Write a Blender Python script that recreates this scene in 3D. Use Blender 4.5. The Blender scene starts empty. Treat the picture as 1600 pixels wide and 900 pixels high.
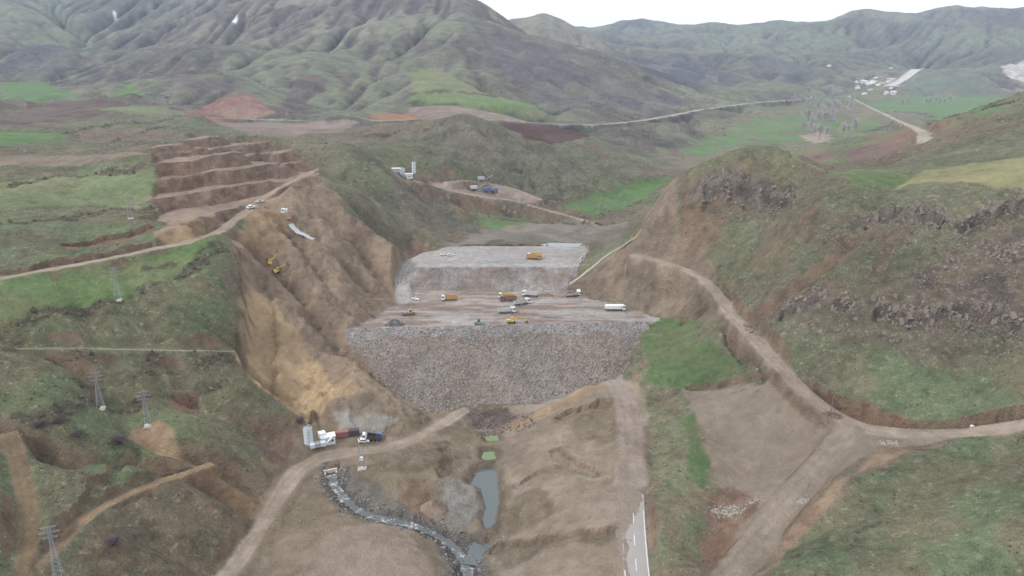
import bpy, bmesh, math, random, time
import numpy as np

T0 = time.time()
scene = bpy.context.scene

# ---- camera
cam_data = bpy.data.cameras.new('camera')
cam_data.sensor_width = 36.0
cam_data.lens = 36.0 * 1066.0 / 1600.0
cam_data.clip_start = 1.0
cam_data.clip_end = 40000.0
cam = bpy.data.objects.new('camera', cam_data)
scene.collection.objects.link(cam)
cam.location = (0.0, 0.0, 118.0)
cam.rotation_euler = (math.radians(90.0 - 16.0), 0.0, 0.0)
scene.camera = cam

# ---- overcast sky
SUN_EL, SUN_AZ = 46.0, 248.0          # degrees; azimuth clockwise from +y
world = bpy.data.worlds.new('World')
scene.world = world
world.use_nodes = True
wn, wl = world.node_tree.nodes, world.node_tree.links
wn.clear()
w_out = wn.new('ShaderNodeOutputWorld'); w_bg = wn.new('ShaderNodeBackground')
sky = wn.new('ShaderNodeTexSky'); sky.sky_type = 'NISHITA'; sky.sun_disc = False
sky.sun_elevation = math.radians(SUN_EL); sky.sun_rotation = math.radians(SUN_AZ)
sky.altitude = 1800.0; sky.air_density = 1.0; sky.dust_density = 3.0
tc = wn.new('ShaderNodeTexCoord'); cl = wn.new('ShaderNodeTexNoise')
cl.inputs['Scale'].default_value = 2.2; cl.inputs['Detail'].default_value = 6.0
wmap = wn.new('ShaderNodeMapping'); wmap.inputs['Scale'].default_value = (1.0, 1.0, 3.5)
ramp = wn.new('ShaderNodeValToRGB')
ramp.color_ramp.elements[0].position = 0.3; ramp.color_ramp.elements[0].color = (8.2, 8.6, 9.2, 1)
ramp.color_ramp.elements[1].position = 0.7; ramp.color_ramp.elements[1].color = (9.6, 9.8, 10.2, 1)
mix = wn.new('ShaderNodeMixRGB'); mix.inputs[0].default_value = 0.95
wl.new(tc.outputs['Generated'], wmap.inputs[0]); wl.new(wmap.outputs[0], cl.inputs['Vector'])
wl.new(cl.outputs['Fac'], ramp.inputs[0])
wl.new(sky.outputs[0], mix.inputs[1]); wl.new(ramp.outputs[0], mix.inputs[2])
wl.new(mix.outputs[0], w_bg.inputs['Color']); w_bg.inputs['Strength'].default_value = 0.10
wl.new(w_bg.outputs[0], w_out.inputs['Surface'])

sun_data = bpy.data.lights.new('sun', 'SUN')
sun_data.energy = 1.5; sun_data.angle = math.radians(12.0); sun_data.color = (1.0, 0.975, 0.94)
sun = bpy.data.objects.new('sun', sun_data)
scene.collection.objects.link(sun)
sun.rotation_euler = (math.radians(90.0 - SUN_EL), 0.0, math.radians(180.0 - SUN_AZ))

vs = scene.view_settings
vs.view_transform = 'Standard'; vs.look = 'None'; vs.exposure = 0.6; vs.gamma = 1.0
vs.use_curve_mapping = False
scene.cycles.volume_bounces = 1
HAZE = 6.0e-5

# ---- survey of the place, in metres (x east, y along the valley, z up from the dam platform)
SURVEY = [(-154.0, 400.0, 52.8), (-157.8, 330.0, 48.0), (-182.0, 290.0, 46.5), (-203.7, 262.0, 46.8), (-214.7, 250.0, 46.3), (-136.6, 330.0, 39.9),
 (-126.8, 305.0, 27.4), (-121.3, 285.0, 15.6), (-116.9, 270.0, 8.0), (-134.7, 292.0, 28.3), (-143.9, 318.0, 42.7), (-306.4, 440.0, 72.6),
 (-254.6, 360.0, 60.7), (-209.4, 290.0, 49.4), (-179.9, 262.0, 37.5), (-192.8, 248.0, 39.3), (-176.8, 235.0, 26.1), (-151.4, 252.0, 20.8),
 (-132.7, 265.0, 15.8), (-165.1, 282.0, 37.1), (-212.7, 375.0, 54.7), (-235.2, 420.0, 66.9), (-149.5, 225.0, 6.5), (-132.5, 225.0, 0.6),
 (-158.6, 205.0, 15.2), (-108.6, 232.0, -6.3), (-97.8, 257.0, -7.9), (-125.8, 246.0, 3.0), (-158.0, 222.0, 19.1), (-179.3, 205.0, 26.7),
 (-151.1, 165.0, 14.0), (-86.9, 236.0, -19.4), (-106.5, 200.0, -8.0), (-105.3, 213.0, -6.0), (-121.4, 190.0, -1.7), (-135.6, 182.0, 3.3),
 (-146.2, 176.0, 7.1), (-118.2, 150.0, -3.0), (-100.1, 165.0, -10.8), (-84.7, 178.0, -23.2), (-88.8, 206.0, -21.9), (-126.4, 146.0, 0.2),
 (-138.4, 210.0, 0.6), (-206.5, 390.0, 52.2), (-228.2, 440.0, 76.6), (-221.0, 480.0, 82.4), (-313.7, 500.0, 77.8), (-368.5, 500.0, 80.1),
 (-118.5, 345.0, 12.0), (-115.6, 375.0, 29.3), (-125.4, 340.0, 27.4), (-92.4, 400.0, 23.3), (-73.7, 425.0, 17.4), (-128.8, 372.0, 31.8),
 (-144.4, 380.0, 46.6), (-121.3, 400.0, 46.7), (-113.3, 308.0, 7.4), (-111.2, 275.0, 1.5), (-96.1, 322.0, 2.3), (-121.2, 325.0, 18.2),
 (-105.4, 360.0, 14.8), (-87.8, 375.0, 10.5), (-76.9, 395.0, 8.7), (-98.3, 285.0, -5.8), (-90.5, 300.0, -2.5), (-129.8, 450.0, 68.2),
 (-156.5, 455.0, 68.9), (-186.2, 480.0, 77.2), (-104.7, 465.0, 52.7), (-81.3, 478.0, 37.3), (-65.2, 490.0, 25.9), (-52.1, 495.0, 13.0),
 (-113.5, 430.0, 49.5), (-84.8, 445.0, 30.1), (-150.1, 420.0, 55.1), (-183.4, 425.0, 58.3), (-84.6, 342.0, 2.3), (144.8, 215.0, 6.5),
 (150.7, 228.0, 16.4), (162.7, 253.0, 32.4), (173.0, 275.0, 47.5), (185.4, 301.0, 64.3), (185.3, 303.0, 72.0), (172.5, 212.0, 23.6),
 (186.8, 236.0, 38.2), (199.8, 258.0, 51.8), (216.1, 285.0, 67.2), (224.5, 300.0, 78.7), (206.4, 235.0, 50.6), (183.0, 200.0, 28.9),
 (244.8, 290.0, 77.3), (120.0, 236.0, 12.9), (130.3, 262.0, 23.9), (142.8, 295.0, 42.3), (154.0, 325.0, 60.1), (156.7, 334.0, 71.1),
 (163.1, 350.0, 77.0), (220.2, 338.0, 80.0), (250.7, 361.0, 84.0), (195.7, 350.0, 77.0), (118.1, 300.0, 22.8), (127.8, 330.0, 33.3),
 (138.4, 365.0, 52.9), (141.8, 378.0, 64.9), (144.5, 388.0, 74.4), (139.7, 400.0, 91.6), (118.4, 400.0, 82.2), (166.1, 400.0, 85.5),
 (153.5, 402.0, 89.7), (97.3, 400.0, 65.6), (106.1, 390.0, 63.3), (90.5, 402.0, 61.6), (71.4, 415.0, 32.0), (92.2, 388.0, 45.1), (106.9, 372.0, 37.3),
 (182.1, 400.0, 76.0), (214.6, 420.0, 73.9), (322.3, 470.0, 95.0), (447.9, 620.0, 114.9), (493.3, 640.0, 131.4), (419.7, 610.0, 109.7),
 (360.2, 580.0, 92.2), (308.6, 540.0, 76.0), (284.1, 520.0, 69.1), (270.2, 450.0, 79.8), (74.1, 385.0, 26.9), (103.4, 355.0, 23.4),
 (107.0, 310.0, 16.4), (106.6, 265.0, 11.5), (110.1, 240.0, 8.4), (119.5, 218.0, 6.2), (165.9, 200.0, 13.6), (178.2, 192.0, 21.7),
 (60.4, 388.0, 10.7), (89.1, 365.0, 13.3), (58.5, 405.0, 22.2), (95.7, 230.0, -5.2), (70.9, 226.0, -8.3), (77.8, 252.0, -5.5), (98.4, 254.0, 2.1),
 (100.4, 212.0, -5.5), (77.0, 188.0, -9.7), (62.8, 172.0, -18.5), (65.1, 195.0, -14.4), (111.2, 172.0, 1.2), (117.2, 132.0, 11.5),
 (108.3, 207.0, 2.3), (75.7, 152.0, -2.6), (142.7, 168.0, 14.2), (123.1, 195.0, 4.4), (144.6, 198.0, 9.7), (88.9, 146.0, 2.2), (121.9, 122.0, 19.6),
 (91.0, 176.0, -1.5), (-104.8, 560.0, 44.6), (-54.8, 580.0, 20.1), (-32.0, 560.0, 7.4), (-95.3, 640.0, 46.0), (-25.9, 690.0, 24.4),
 (-67.8, 660.0, 34.6), (-141.9, 640.0, 63.6), (-145.8, 560.0, 57.6), (-65.6, 900.0, 87.5), (-97.5, 890.0, 80.0), (-24.6, 900.0, 82.8),
 (78.5, 850.0, 45.8), (35.8, 770.0, 31.4), (123.6, 830.0, 24.7), (172.5, 930.0, 26.3), (-187.0, 850.0, 68.8), (-124.8, 850.0, 65.0),
 (0.0, 790.0, 43.7), (-56.2, 760.0, 53.4), (45.0, 980.0, 56.9), (109.0, 990.0, 56.3), (0.0, 1050.0, 74.1), (150.4, 960.0, 45.2), (205.7, 850.0, 22.4),
 (-408.3, 1120.0, 76.1), (-257.7, 1130.0, 72.8), (-104.7, 1150.0, 79.1), (76.7, 1200.0, 66.8), (182.6, 1250.0, 64.6), (462.8, 1700.0, 79.9),
 (1019.4, 2400.0, 99.9), (705.2, 2050.0, 90.0), (-471.2, 1180.0, 91.6), (-488.2, 1230.0, 116.2), (-427.7, 1280.0, 111.7), (-521.8, 1150.0, 92.2),
 (344.6, 1250.0, 34.4), (583.7, 1600.0, 53.9), (496.9, 1200.0, 32.4), (875.6, 1600.0, 53.9), (507.4, 1000.0, 37.6), (686.1, 1150.0, 46.3),
 (249.4, 1080.0, 26.3), (1196.5, 2500.0, 105.7), (907.5, 2000.0, 73.2), (1332.4, 2100.0, 80.2), (1450.2, 2000.0, 82.0), (1437.6, 2800.0, 128.5),
 (1562.0, 2950.0, 167.2), (1746.2, 3050.0, 202.8), (2039.6, 3000.0, 201.4), (1935.3, 3050.0, 213.2), (1530.8, 2650.0, 109.6), (1784.4, 2600.0, 105.2),
 (2131.5, 2900.0, 178.8), (-226.3, 2600.0, 432.0), (-159.1, 2620.0, 466.1), (-367.8, 2650.0, 470.0), (-445.1, 2100.0, 268.4), (-243.2, 1700.0, 168.2),
 (-130.3, 1450.0, 135.9), (-73.2, 1350.0, 105.5), (110.4, 2500.0, 297.0), (0.0, 2550.0, 363.7), (319.9, 2400.0, 239.6), (484.0, 2250.0, 165.2),
 (625.8, 2100.0, 107.7), (144.5, 1600.0, 110.1), (0.0, 1750.0, 169.6), (125.3, 1380.0, 84.7), (0.0, 2150.0, 271.9), (307.8, 1700.0, 94.8),
 (-181.1, 2050.0, 264.8), (-428.6, 2450.0, 374.1), (-642.9, 2450.0, 374.1), (-480.5, 1800.0, 201.6), (-1959.4, 3200.0, 452.5),
 (-2089.2, 3000.0, 480.3), (-1331.3, 2500.0, 255.2), (-1617.8, 3000.0, 407.1), (-879.0, 2500.0, 338.4), (-889.7, 2000.0, 210.9),
 (-862.7, 1750.0, 154.7), (-1145.6, 1700.0, 139.0), (-1251.8, 2000.0, 177.0), (-642.2, 1800.0, 186.4), (-1142.6, 2600.0, 347.2),
 (-1343.7, 3300.0, 569.6), (-2137.4, 3800.0, 653.2), (-2339.2, 3000.0, 528.6), (-1828.3, 2300.0, 282.7), (-1236.4, 1600.0, 137.8),
 (-1588.4, 2300.0, 263.5), (-472.0, 1500.0, 134.0), (-392.1, 1270.0, 87.3), (-316.1, 1400.0, 111.1), (-234.3, 1290.0, 86.8), (-618.6, 1050.0, 99.1),
 (-542.7, 850.0, 84.0), (-410.4, 900.0, 82.0), (-699.7, 1000.0, 91.2), (-358.0, 650.0, 77.5), (-426.8, 620.0, 79.3), (-275.4, 750.0, 71.2),
 (-206.5, 640.0, 68.3), (-704.4, 1300.0, 111.6), (-634.3, 1500.0, 130.1), (-563.3, 700.0, 83.7), (533.3, 5500.0, 548.3), (153.6, 3500.0, 440.9),
 (1052.7, 6000.0, 686.3), (765.4, 5800.0, 610.1), (1477.4, 6000.0, 637.0), (1623.1, 5600.0, 625.5), (1968.9, 5600.0, 611.6), (2084.9, 5400.0, 625.1),
 (2458.6, 5200.0, 644.6), (2644.5, 5200.0, 619.1), (2698.9, 4900.0, 638.2), (2937.6, 4800.0, 627.6), (3119.2, 4700.0, 636.1), (3215.9, 4600.0, 613.9),
 (3610.9, 4600.0, 643.8), (652.9, 5700.0, 573.4), (882.0, 5900.0, 628.4), (966.8, 5950.0, 657.2), (1123.9, 5950.0, 652.3), (1246.1, 5900.0, 613.8),
 (1350.3, 5900.0, 608.9), (1799.2, 5600.0, 583.9), (2005.2, 5500.0, 611.9), (2277.1, 5300.0, 628.7), (2626.7, 5000.0, 624.4), (1144.9, 4300.0, 354.0),
 (797.8, 4500.0, 383.8), (589.2, 3300.0, 232.2), (831.5, 3100.0, 209.5), (1060.1, 3400.0, 261.6), (1247.3, 3100.0, 209.5), (1603.5, 3600.0, 270.1),
 (2534.9, 4100.0, 411.5), (2336.7, 3500.0, 274.7), (819.7, 2600.0, 127.7), (1021.5, 2700.0, 128.1), (2047.7, 4200.0, 366.1), (2299.9, 4200.0, 418.7),
 (1524.7, 4300.0, 372.0), (2715.9, 3600.0, 315.6), (-79.9, 335.4, 0.0), (-33.3, 335.4, 0.0), (16.8, 338.4, 0.0), (69.0, 348.9, 0.0),
 (-60.3, 384.2, 0.0), (-15.1, 384.2, 0.0), (30.9, 394.7, 0.0), (58.5, 371.7, 0.0), (76.7, 352.9, 0.5), (-69.0, 348.9, 0.0), (-59.5, 409.1, 11.0),
 (35.4, 405.0, 8.0), (-67.3, 467.4, 12.0), (-45.6, 475.6, 12.0), (0.0, 475.6, 12.0), (36.2, 471.5, 12.0), (-17.3, 447.9, 12.0), (21.2, 438.7, 12.0),
 (-42.3, 438.7, 12.0), (-38.7, 289.8, -24.0), (-12.1, 295.2, -24.0), (9.1, 296.6, -24.0), (-24.0, 291.8, -25.0), (-10.9, 259.5, -27.0),
 (-9.4, 231.7, -28.0), (-6.8, 210.7, -29.0), (-14.5, 186.5, -30.0), (-34.0, 209.3, -28.0), (-56.2, 218.5, -25.0), (-68.5, 231.0, -22.0),
 (-67.9, 250.4, -19.0), (-53.6, 257.6, -20.0), (-78.9, 243.4, -18.0), (-38.1, 261.4, -22.0), (-50.2, 238.7, -21.0), (-30.4, 240.4, -22.0),
 (-26.4, 225.4, -24.0), (-40.1, 221.1, -24.0), (-37.1, 188.7, -22.0), (-46.9, 176.5, -22.0), (-60.2, 182.9, -20.0), (-59.5, 196.1, -20.0),
 (-27.9, 180.7, -23.0), (-61.0, 284.8, -12.0), (-45.3, 275.5, -17.0), (-67.0, 271.4, -15.0), (-52.4, 267.3, -16.0), (-72.5, 299.0, -7.0),
 (-86.5, 261.4, -16.0), (13.9, 269.2, -20.0), (28.1, 273.5, -16.0), (46.4, 285.1, -9.0), (12.6, 238.7, -21.0), (4.6, 215.5, -23.0),
 (10.3, 188.7, -22.0), (27.6, 216.8, -16.0), (20.0, 183.3, -18.0), (-2.1, 187.1, -28.0), (36.9, 235.3, -13.5), (50.5, 265.3, -12.0),
 (45.2, 233.5, -12.5), (42.1, 207.9, -13.0), (38.5, 186.8, -13.5), (35.9, 166.4, -14.0), (34.2, 151.7, -14.5), (63.7, 299.9, -9.0),
 (61.3, 259.2, -9.0), (55.3, 219.0, -9.5), (52.6, 187.8, -9.5), (48.2, 161.3, -10.0), (83.8, 353.9, 2.0), (84.1, 298.6, -2.0), (91.7, 273.9, -1.0),
 (63.9, 318.9, -5.0), (103.1, 294.4, 6.0), (40.6, 529.8, 2.0), (-20.3, 530.1, 4.0), (-40.2, 525.5, 5.0), (69.8, 612.1, 3.0), (102.7, 727.8, 9.0),
 (182.8, 815.2, 15.0), (57.5, 676.9, 7.0), (-8.8, 617.2, 5.0), (0.0, 582.2, 3.0), (74.2, 554.9, 3.0), (33.6, 587.2, 2.0), (104.4, 579.0, 12.0),
 (-66.0, 1010.0, 60.0), (-20.0, 1010.0, 56.0), (-120.0, 1000.0, 62.0), (30.0, 960.0, 50.0), (1950.0, 3300.0, 190.0), (1800.0, 3250.0, 190.0),
 (0.0, 0.0, -31.0), (-60.0, 60.0, -20.0), (80.0, 60.0, -15.0), (0.0, 100.0, -31.0), (-200.0, 80.0, 25.0), (220.0, 60.0, 30.0), (-140.0, 60.0, 5.0),
 (150.0, 60.0, 5.0), (150.0, 430.0, 55.0), (200.0, 460.0, 50.0), (150.0, 520.0, 25.0), (230.0, 520.0, 45.0), (120.0, 560.0, 10.0),
 (100.0, 620.0, 5.0), (300.0, 640.0, 60.0), (330.0, 800.0, 40.0), (-75.0, 520.0, 6.0), (-120.0, 540.0, 25.0), (-160.0, 560.0, 42.0),
 (-60.0, 600.0, 8.0), (420.0, 900.0, 60.0), (600.0, 1000.0, 70.0), (500.0, 700.0, 110.0), (700.0, 800.0, 110.0), (0.0, 3400.0, 330.0),
 (400.0, 3000.0, 180.0), (-400.0, 3400.0, 430.0), (800.0, 2800.0, 140.0), (-1500.0, 5000.0, 700.0), (-3500.0, 4500.0, 800.0),
 (-5000.0, 6500.0, 900.0), (-1000.0, 7500.0, 700.0), (1500.0, 8500.0, 500.0), (4500.0, 8500.0, 550.0), (7000.0, 8000.0, 600.0),
 (5500.0, 5500.0, 600.0), (0.0, 6500.0, 600.0), (3500.0, 6300.0, 480.0), (2000.0, 7000.0, 500.0)]
TRACKS = [('haul_road', 5.5, 4, 'pale',
  [(-211.5, 252.2, 46.2), (-203.9, 262.1, 46.6), (-195.2, 280.0, 46.2), (-183.0, 291.8, 46.6), (-171.7, 308.1, 47.2), (-158.1, 323.7, 47.8),
   (-154.5, 352.0, 46.8), (-155.5, 383.3, 49.7), (-153.6, 398.6, 52.3)]),
 ('bench_road', 6, 4, 'pale', [(-153.6, 398.6, 52.3), (-153.4, 420.6, 56.2), (-142.4, 435.1, 62.2), (-132.9, 448.6, 66.7), (-166.6, 579.8, 54.9)]),
 ('spur_road', 5, 3, 'tan', [(-153.2, 397.5, 52.1), (-145.5, 400.2, 51.6), (-136.2, 400.0, 50.1), (-128.1, 400.2, 48.2)]),
 ('valley_road', 6.5, 4, 'pale',
  [(-85.0, 167.4, -20.3), (-84.7, 186.1, -22.4), (-84.3, 205.5, -22.8), (-83.5, 226.1, -21.2), (-78.7, 237.7, -19.9), (-66.3, 243.3, -20.0),
   (-54.3, 246.8, -20.5), (-42.4, 254.2, -21.1), (-31.5, 276.8, -24.5), (-23.4, 291.0, -25.2)]),
 ('toe_ramp', 6, 4, 'tan', [(0.0, 275.0, -25.5), (14.5, 282.0, -21.8), (26.3, 285.2, -17.0), (36.8, 288.7, -12.5), (46.3, 294.7, -10.0)]),
 ('hill_road', 7, 2, 'pale',
  [(69.8, 392.4, 26.3), (87.1, 375.7, 25.4), (101.4, 360.4, 22.7), (106.6, 335.3, 18.4), (105.9, 310.6, 14.6), (108.9, 287.3, 11.8),
   (108.9, 256.7, 10.7), (111.2, 239.7, 8.6), (114.6, 227.4, 6.6), (120.5, 215.2, 5.9), (131.9, 211.5, 5.7), (145.6, 206.0, 8.1),
   (155.2, 202.0, 11.6), (165.8, 200.3, 14.8), (178.3, 192.3, 22.7)]),
 ('terrace_road', 7, 4, 'soilpale', [(117.9, 214.4, 5.2), (105.2, 204.3, 0.2), (89.0, 189.2, -4.7), (75.8, 178.5, -11.0), (58.7, 159.9, -12.0)]),
 ('old_road', 9, 4, 'pinkpale', [(47.0, 292.9, -9.9), (49.7, 272.4, -10.9), (48.5, 253.6, -12.0), (45.5, 232.8, -12.1), (42.2, 211.5, -12.7)]),
 ('field_track', 5, 3, 'brown', [(-160.1, 195.9, 15.3), (-147.2, 181.8, 7.8), (-136.6, 168.0, 3.9), (-125.3, 148.9, -0.2)]),
 ('scarp_track', 3.5, 2, 'tan',
  [(-123.0, 152.7, -1.1), (-124.4, 170.3, -0.8), (-122.2, 180.8, -1.4), (-116.6, 195.9, -4.3), (-109.1, 206.4, -5.9), (-105.0, 214.4, -7.4)]),
 ('thin_path', 1.6, 5, 'pale', [(-180.7, 231.3, 28.8), (-166.3, 244.2, 24.1), (-142.3, 258.2, 17.9), (-119.3, 275.5, 10.5)]),
 ('plant_road', 5, 4, 'pink',
  [(-93.8, 628.4, 41.5), (-66.9, 649.4, 30.5), (-34.3, 663.3, 20.5), (0.0, 678.1, 15.2), (31.4, 664.3, 7.8), (75.7, 612.8, 3.5)]),
 ('yard_road', 4, 3, 'pink', [(-65.3, 665.7, 34.5), (-39.2, 700.1, 32.1), (0.0, 709.5, 23.1), (32.5, 691.6, 12.5)]),
 ('highway', 17, 10, 'grey',
  [(-482.6, 1019.8, 85.3), (-407.8, 1118.7, 76.2), (-258.5, 1133.5, 72.6), (-166.6, 1142.6, 75.3), (-104.2, 1144.3, 78.3), (-20.1, 1101.4, 76.8),
   (75.3, 1177.9, 66.6), (182.3, 1247.9, 63.6), (308.2, 1471.2, 66.9), (463.8, 1703.5, 79.9), (704.6, 2048.3, 90.1), (1023.1, 2398.7, 99.9)]),
 ('village_road', 10, 6, 'cream',
  [(1191.3, 2508.0, 105.7), (1053.7, 2074.4, 75.2), (904.8, 1654.6, 56.1), (484.5, 841.3, 77.6), (338.1, 569.0, 84.6), (324.9, 549.1, 81.8)]),
 ('ridge_path', 2.5, 2, 'grasspath', [(135.2, 401.9, 87.1), (430.3, 1198.2, 29.3), (157.0, 395.1, 84.1), (168.3, 387.3, 78.4), (172.2, 377.9, 76.6)])]
ASPHALT = [(42.5, 213.4, -12.6), (40.2, 198.4, -13.1), (37.9, 183.3, -13.3), (35.4, 163.5, -13.9), (34.1, 149.4, -14.5)]
SCARPS = [(7.0, 1.6, 16, [(-85.8, 259.1), (-100.5, 265.4), (-117.0, 270.7), (-121.4, 285.8), (-125.8, 308.5), (-133.8, 322.9), (-141.5, 339.7)]),
 (4.0, 1.2, 9, [(109.0, 390.8), (122.5, 385.3), (138.5, 378.7), (151.3, 366.1)]),
 (4.5, 1.2, 9, [(161.9, 313.2), (175.0, 308.8), (182.8, 302.2), (191.1, 294.2)]),
 (4.0, 1.2, 9, [(190.4, 290.1), (205.0, 293.1), (222.2, 295.8), (235.7, 296.1)]), (3.0, 1.2, 8, [(122.1, 291.9), (133.6, 284.1), (142.5, 270.9)]),
 (3.5, 1.2, 9, [(150.7, 266.8), (157.7, 257.6), (172.1, 253.3), (185.1, 247.9), (187.2, 233.4)]),
 (2.0, 0.8, 5, [(-26.7, 255.1), (-22.0, 242.6), (-23.4, 232.6), (-26.8, 229.4)]), (2.5, 1.0, 7, [(18.3, 272.5), (28.3, 275.7), (42.3, 275.8)]),
 (1.6, 0.8, 5, [(18.0, 245.5), (24.3, 230.7), (32.5, 219.1)]), (1.6, 0.8, 6, [(0.0, 227.8), (12.2, 231.6), (21.8, 229.2), (28.3, 222.9)]),
 (1.8, 0.8, 6, [(-6.5, 198.7), (10.5, 192.2), (26.5, 187.5), (34.6, 187.9)]),
 (3.0, 1.2, 8, [(-206.3, 265.8), (-200.6, 284.6), (-190.0, 294.6), (-181.4, 310.1), (-174.9, 323.9)]),
 (3.0, 1.0, 7, [(-205.8, 305.6), (-199.5, 316.4), (-189.7, 326.1), (-184.4, 343.1)]),
 (4.5, 1.5, 9,
  [(108.3, 359.3), (111.9, 337.7), (108.0, 298.0), (108.8, 271.3), (114.1, 251.1), (118.5, 238.0), (124.2, 229.2), (131.8, 220.8), (142.8, 215.7),
   (148.6, 214.8), (157.0, 208.3), (169.1, 205.9), (179.3, 199.3)]),
 (3.0, 1.0, 6, [(-122.9, 178.8), (-121.1, 189.5), (-117.2, 201.4), (-111.7, 207.8), (-107.0, 216.8)]),
 (2.0, 0.8, 5, [(-125.7, 155.9), (-125.7, 166.7), (-129.2, 178.8), (-130.1, 193.6), (-131.8, 211.5)]),
 (2.5, 1.0, 7, [(78.0, 278.9), (90.7, 270.6), (103.0, 261.2), (105.3, 260.7)]), (3.5, 1.0, 6, [(-132.3, 243.8), (-129.8, 247.4), (-126.4, 249.6)])]
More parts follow.
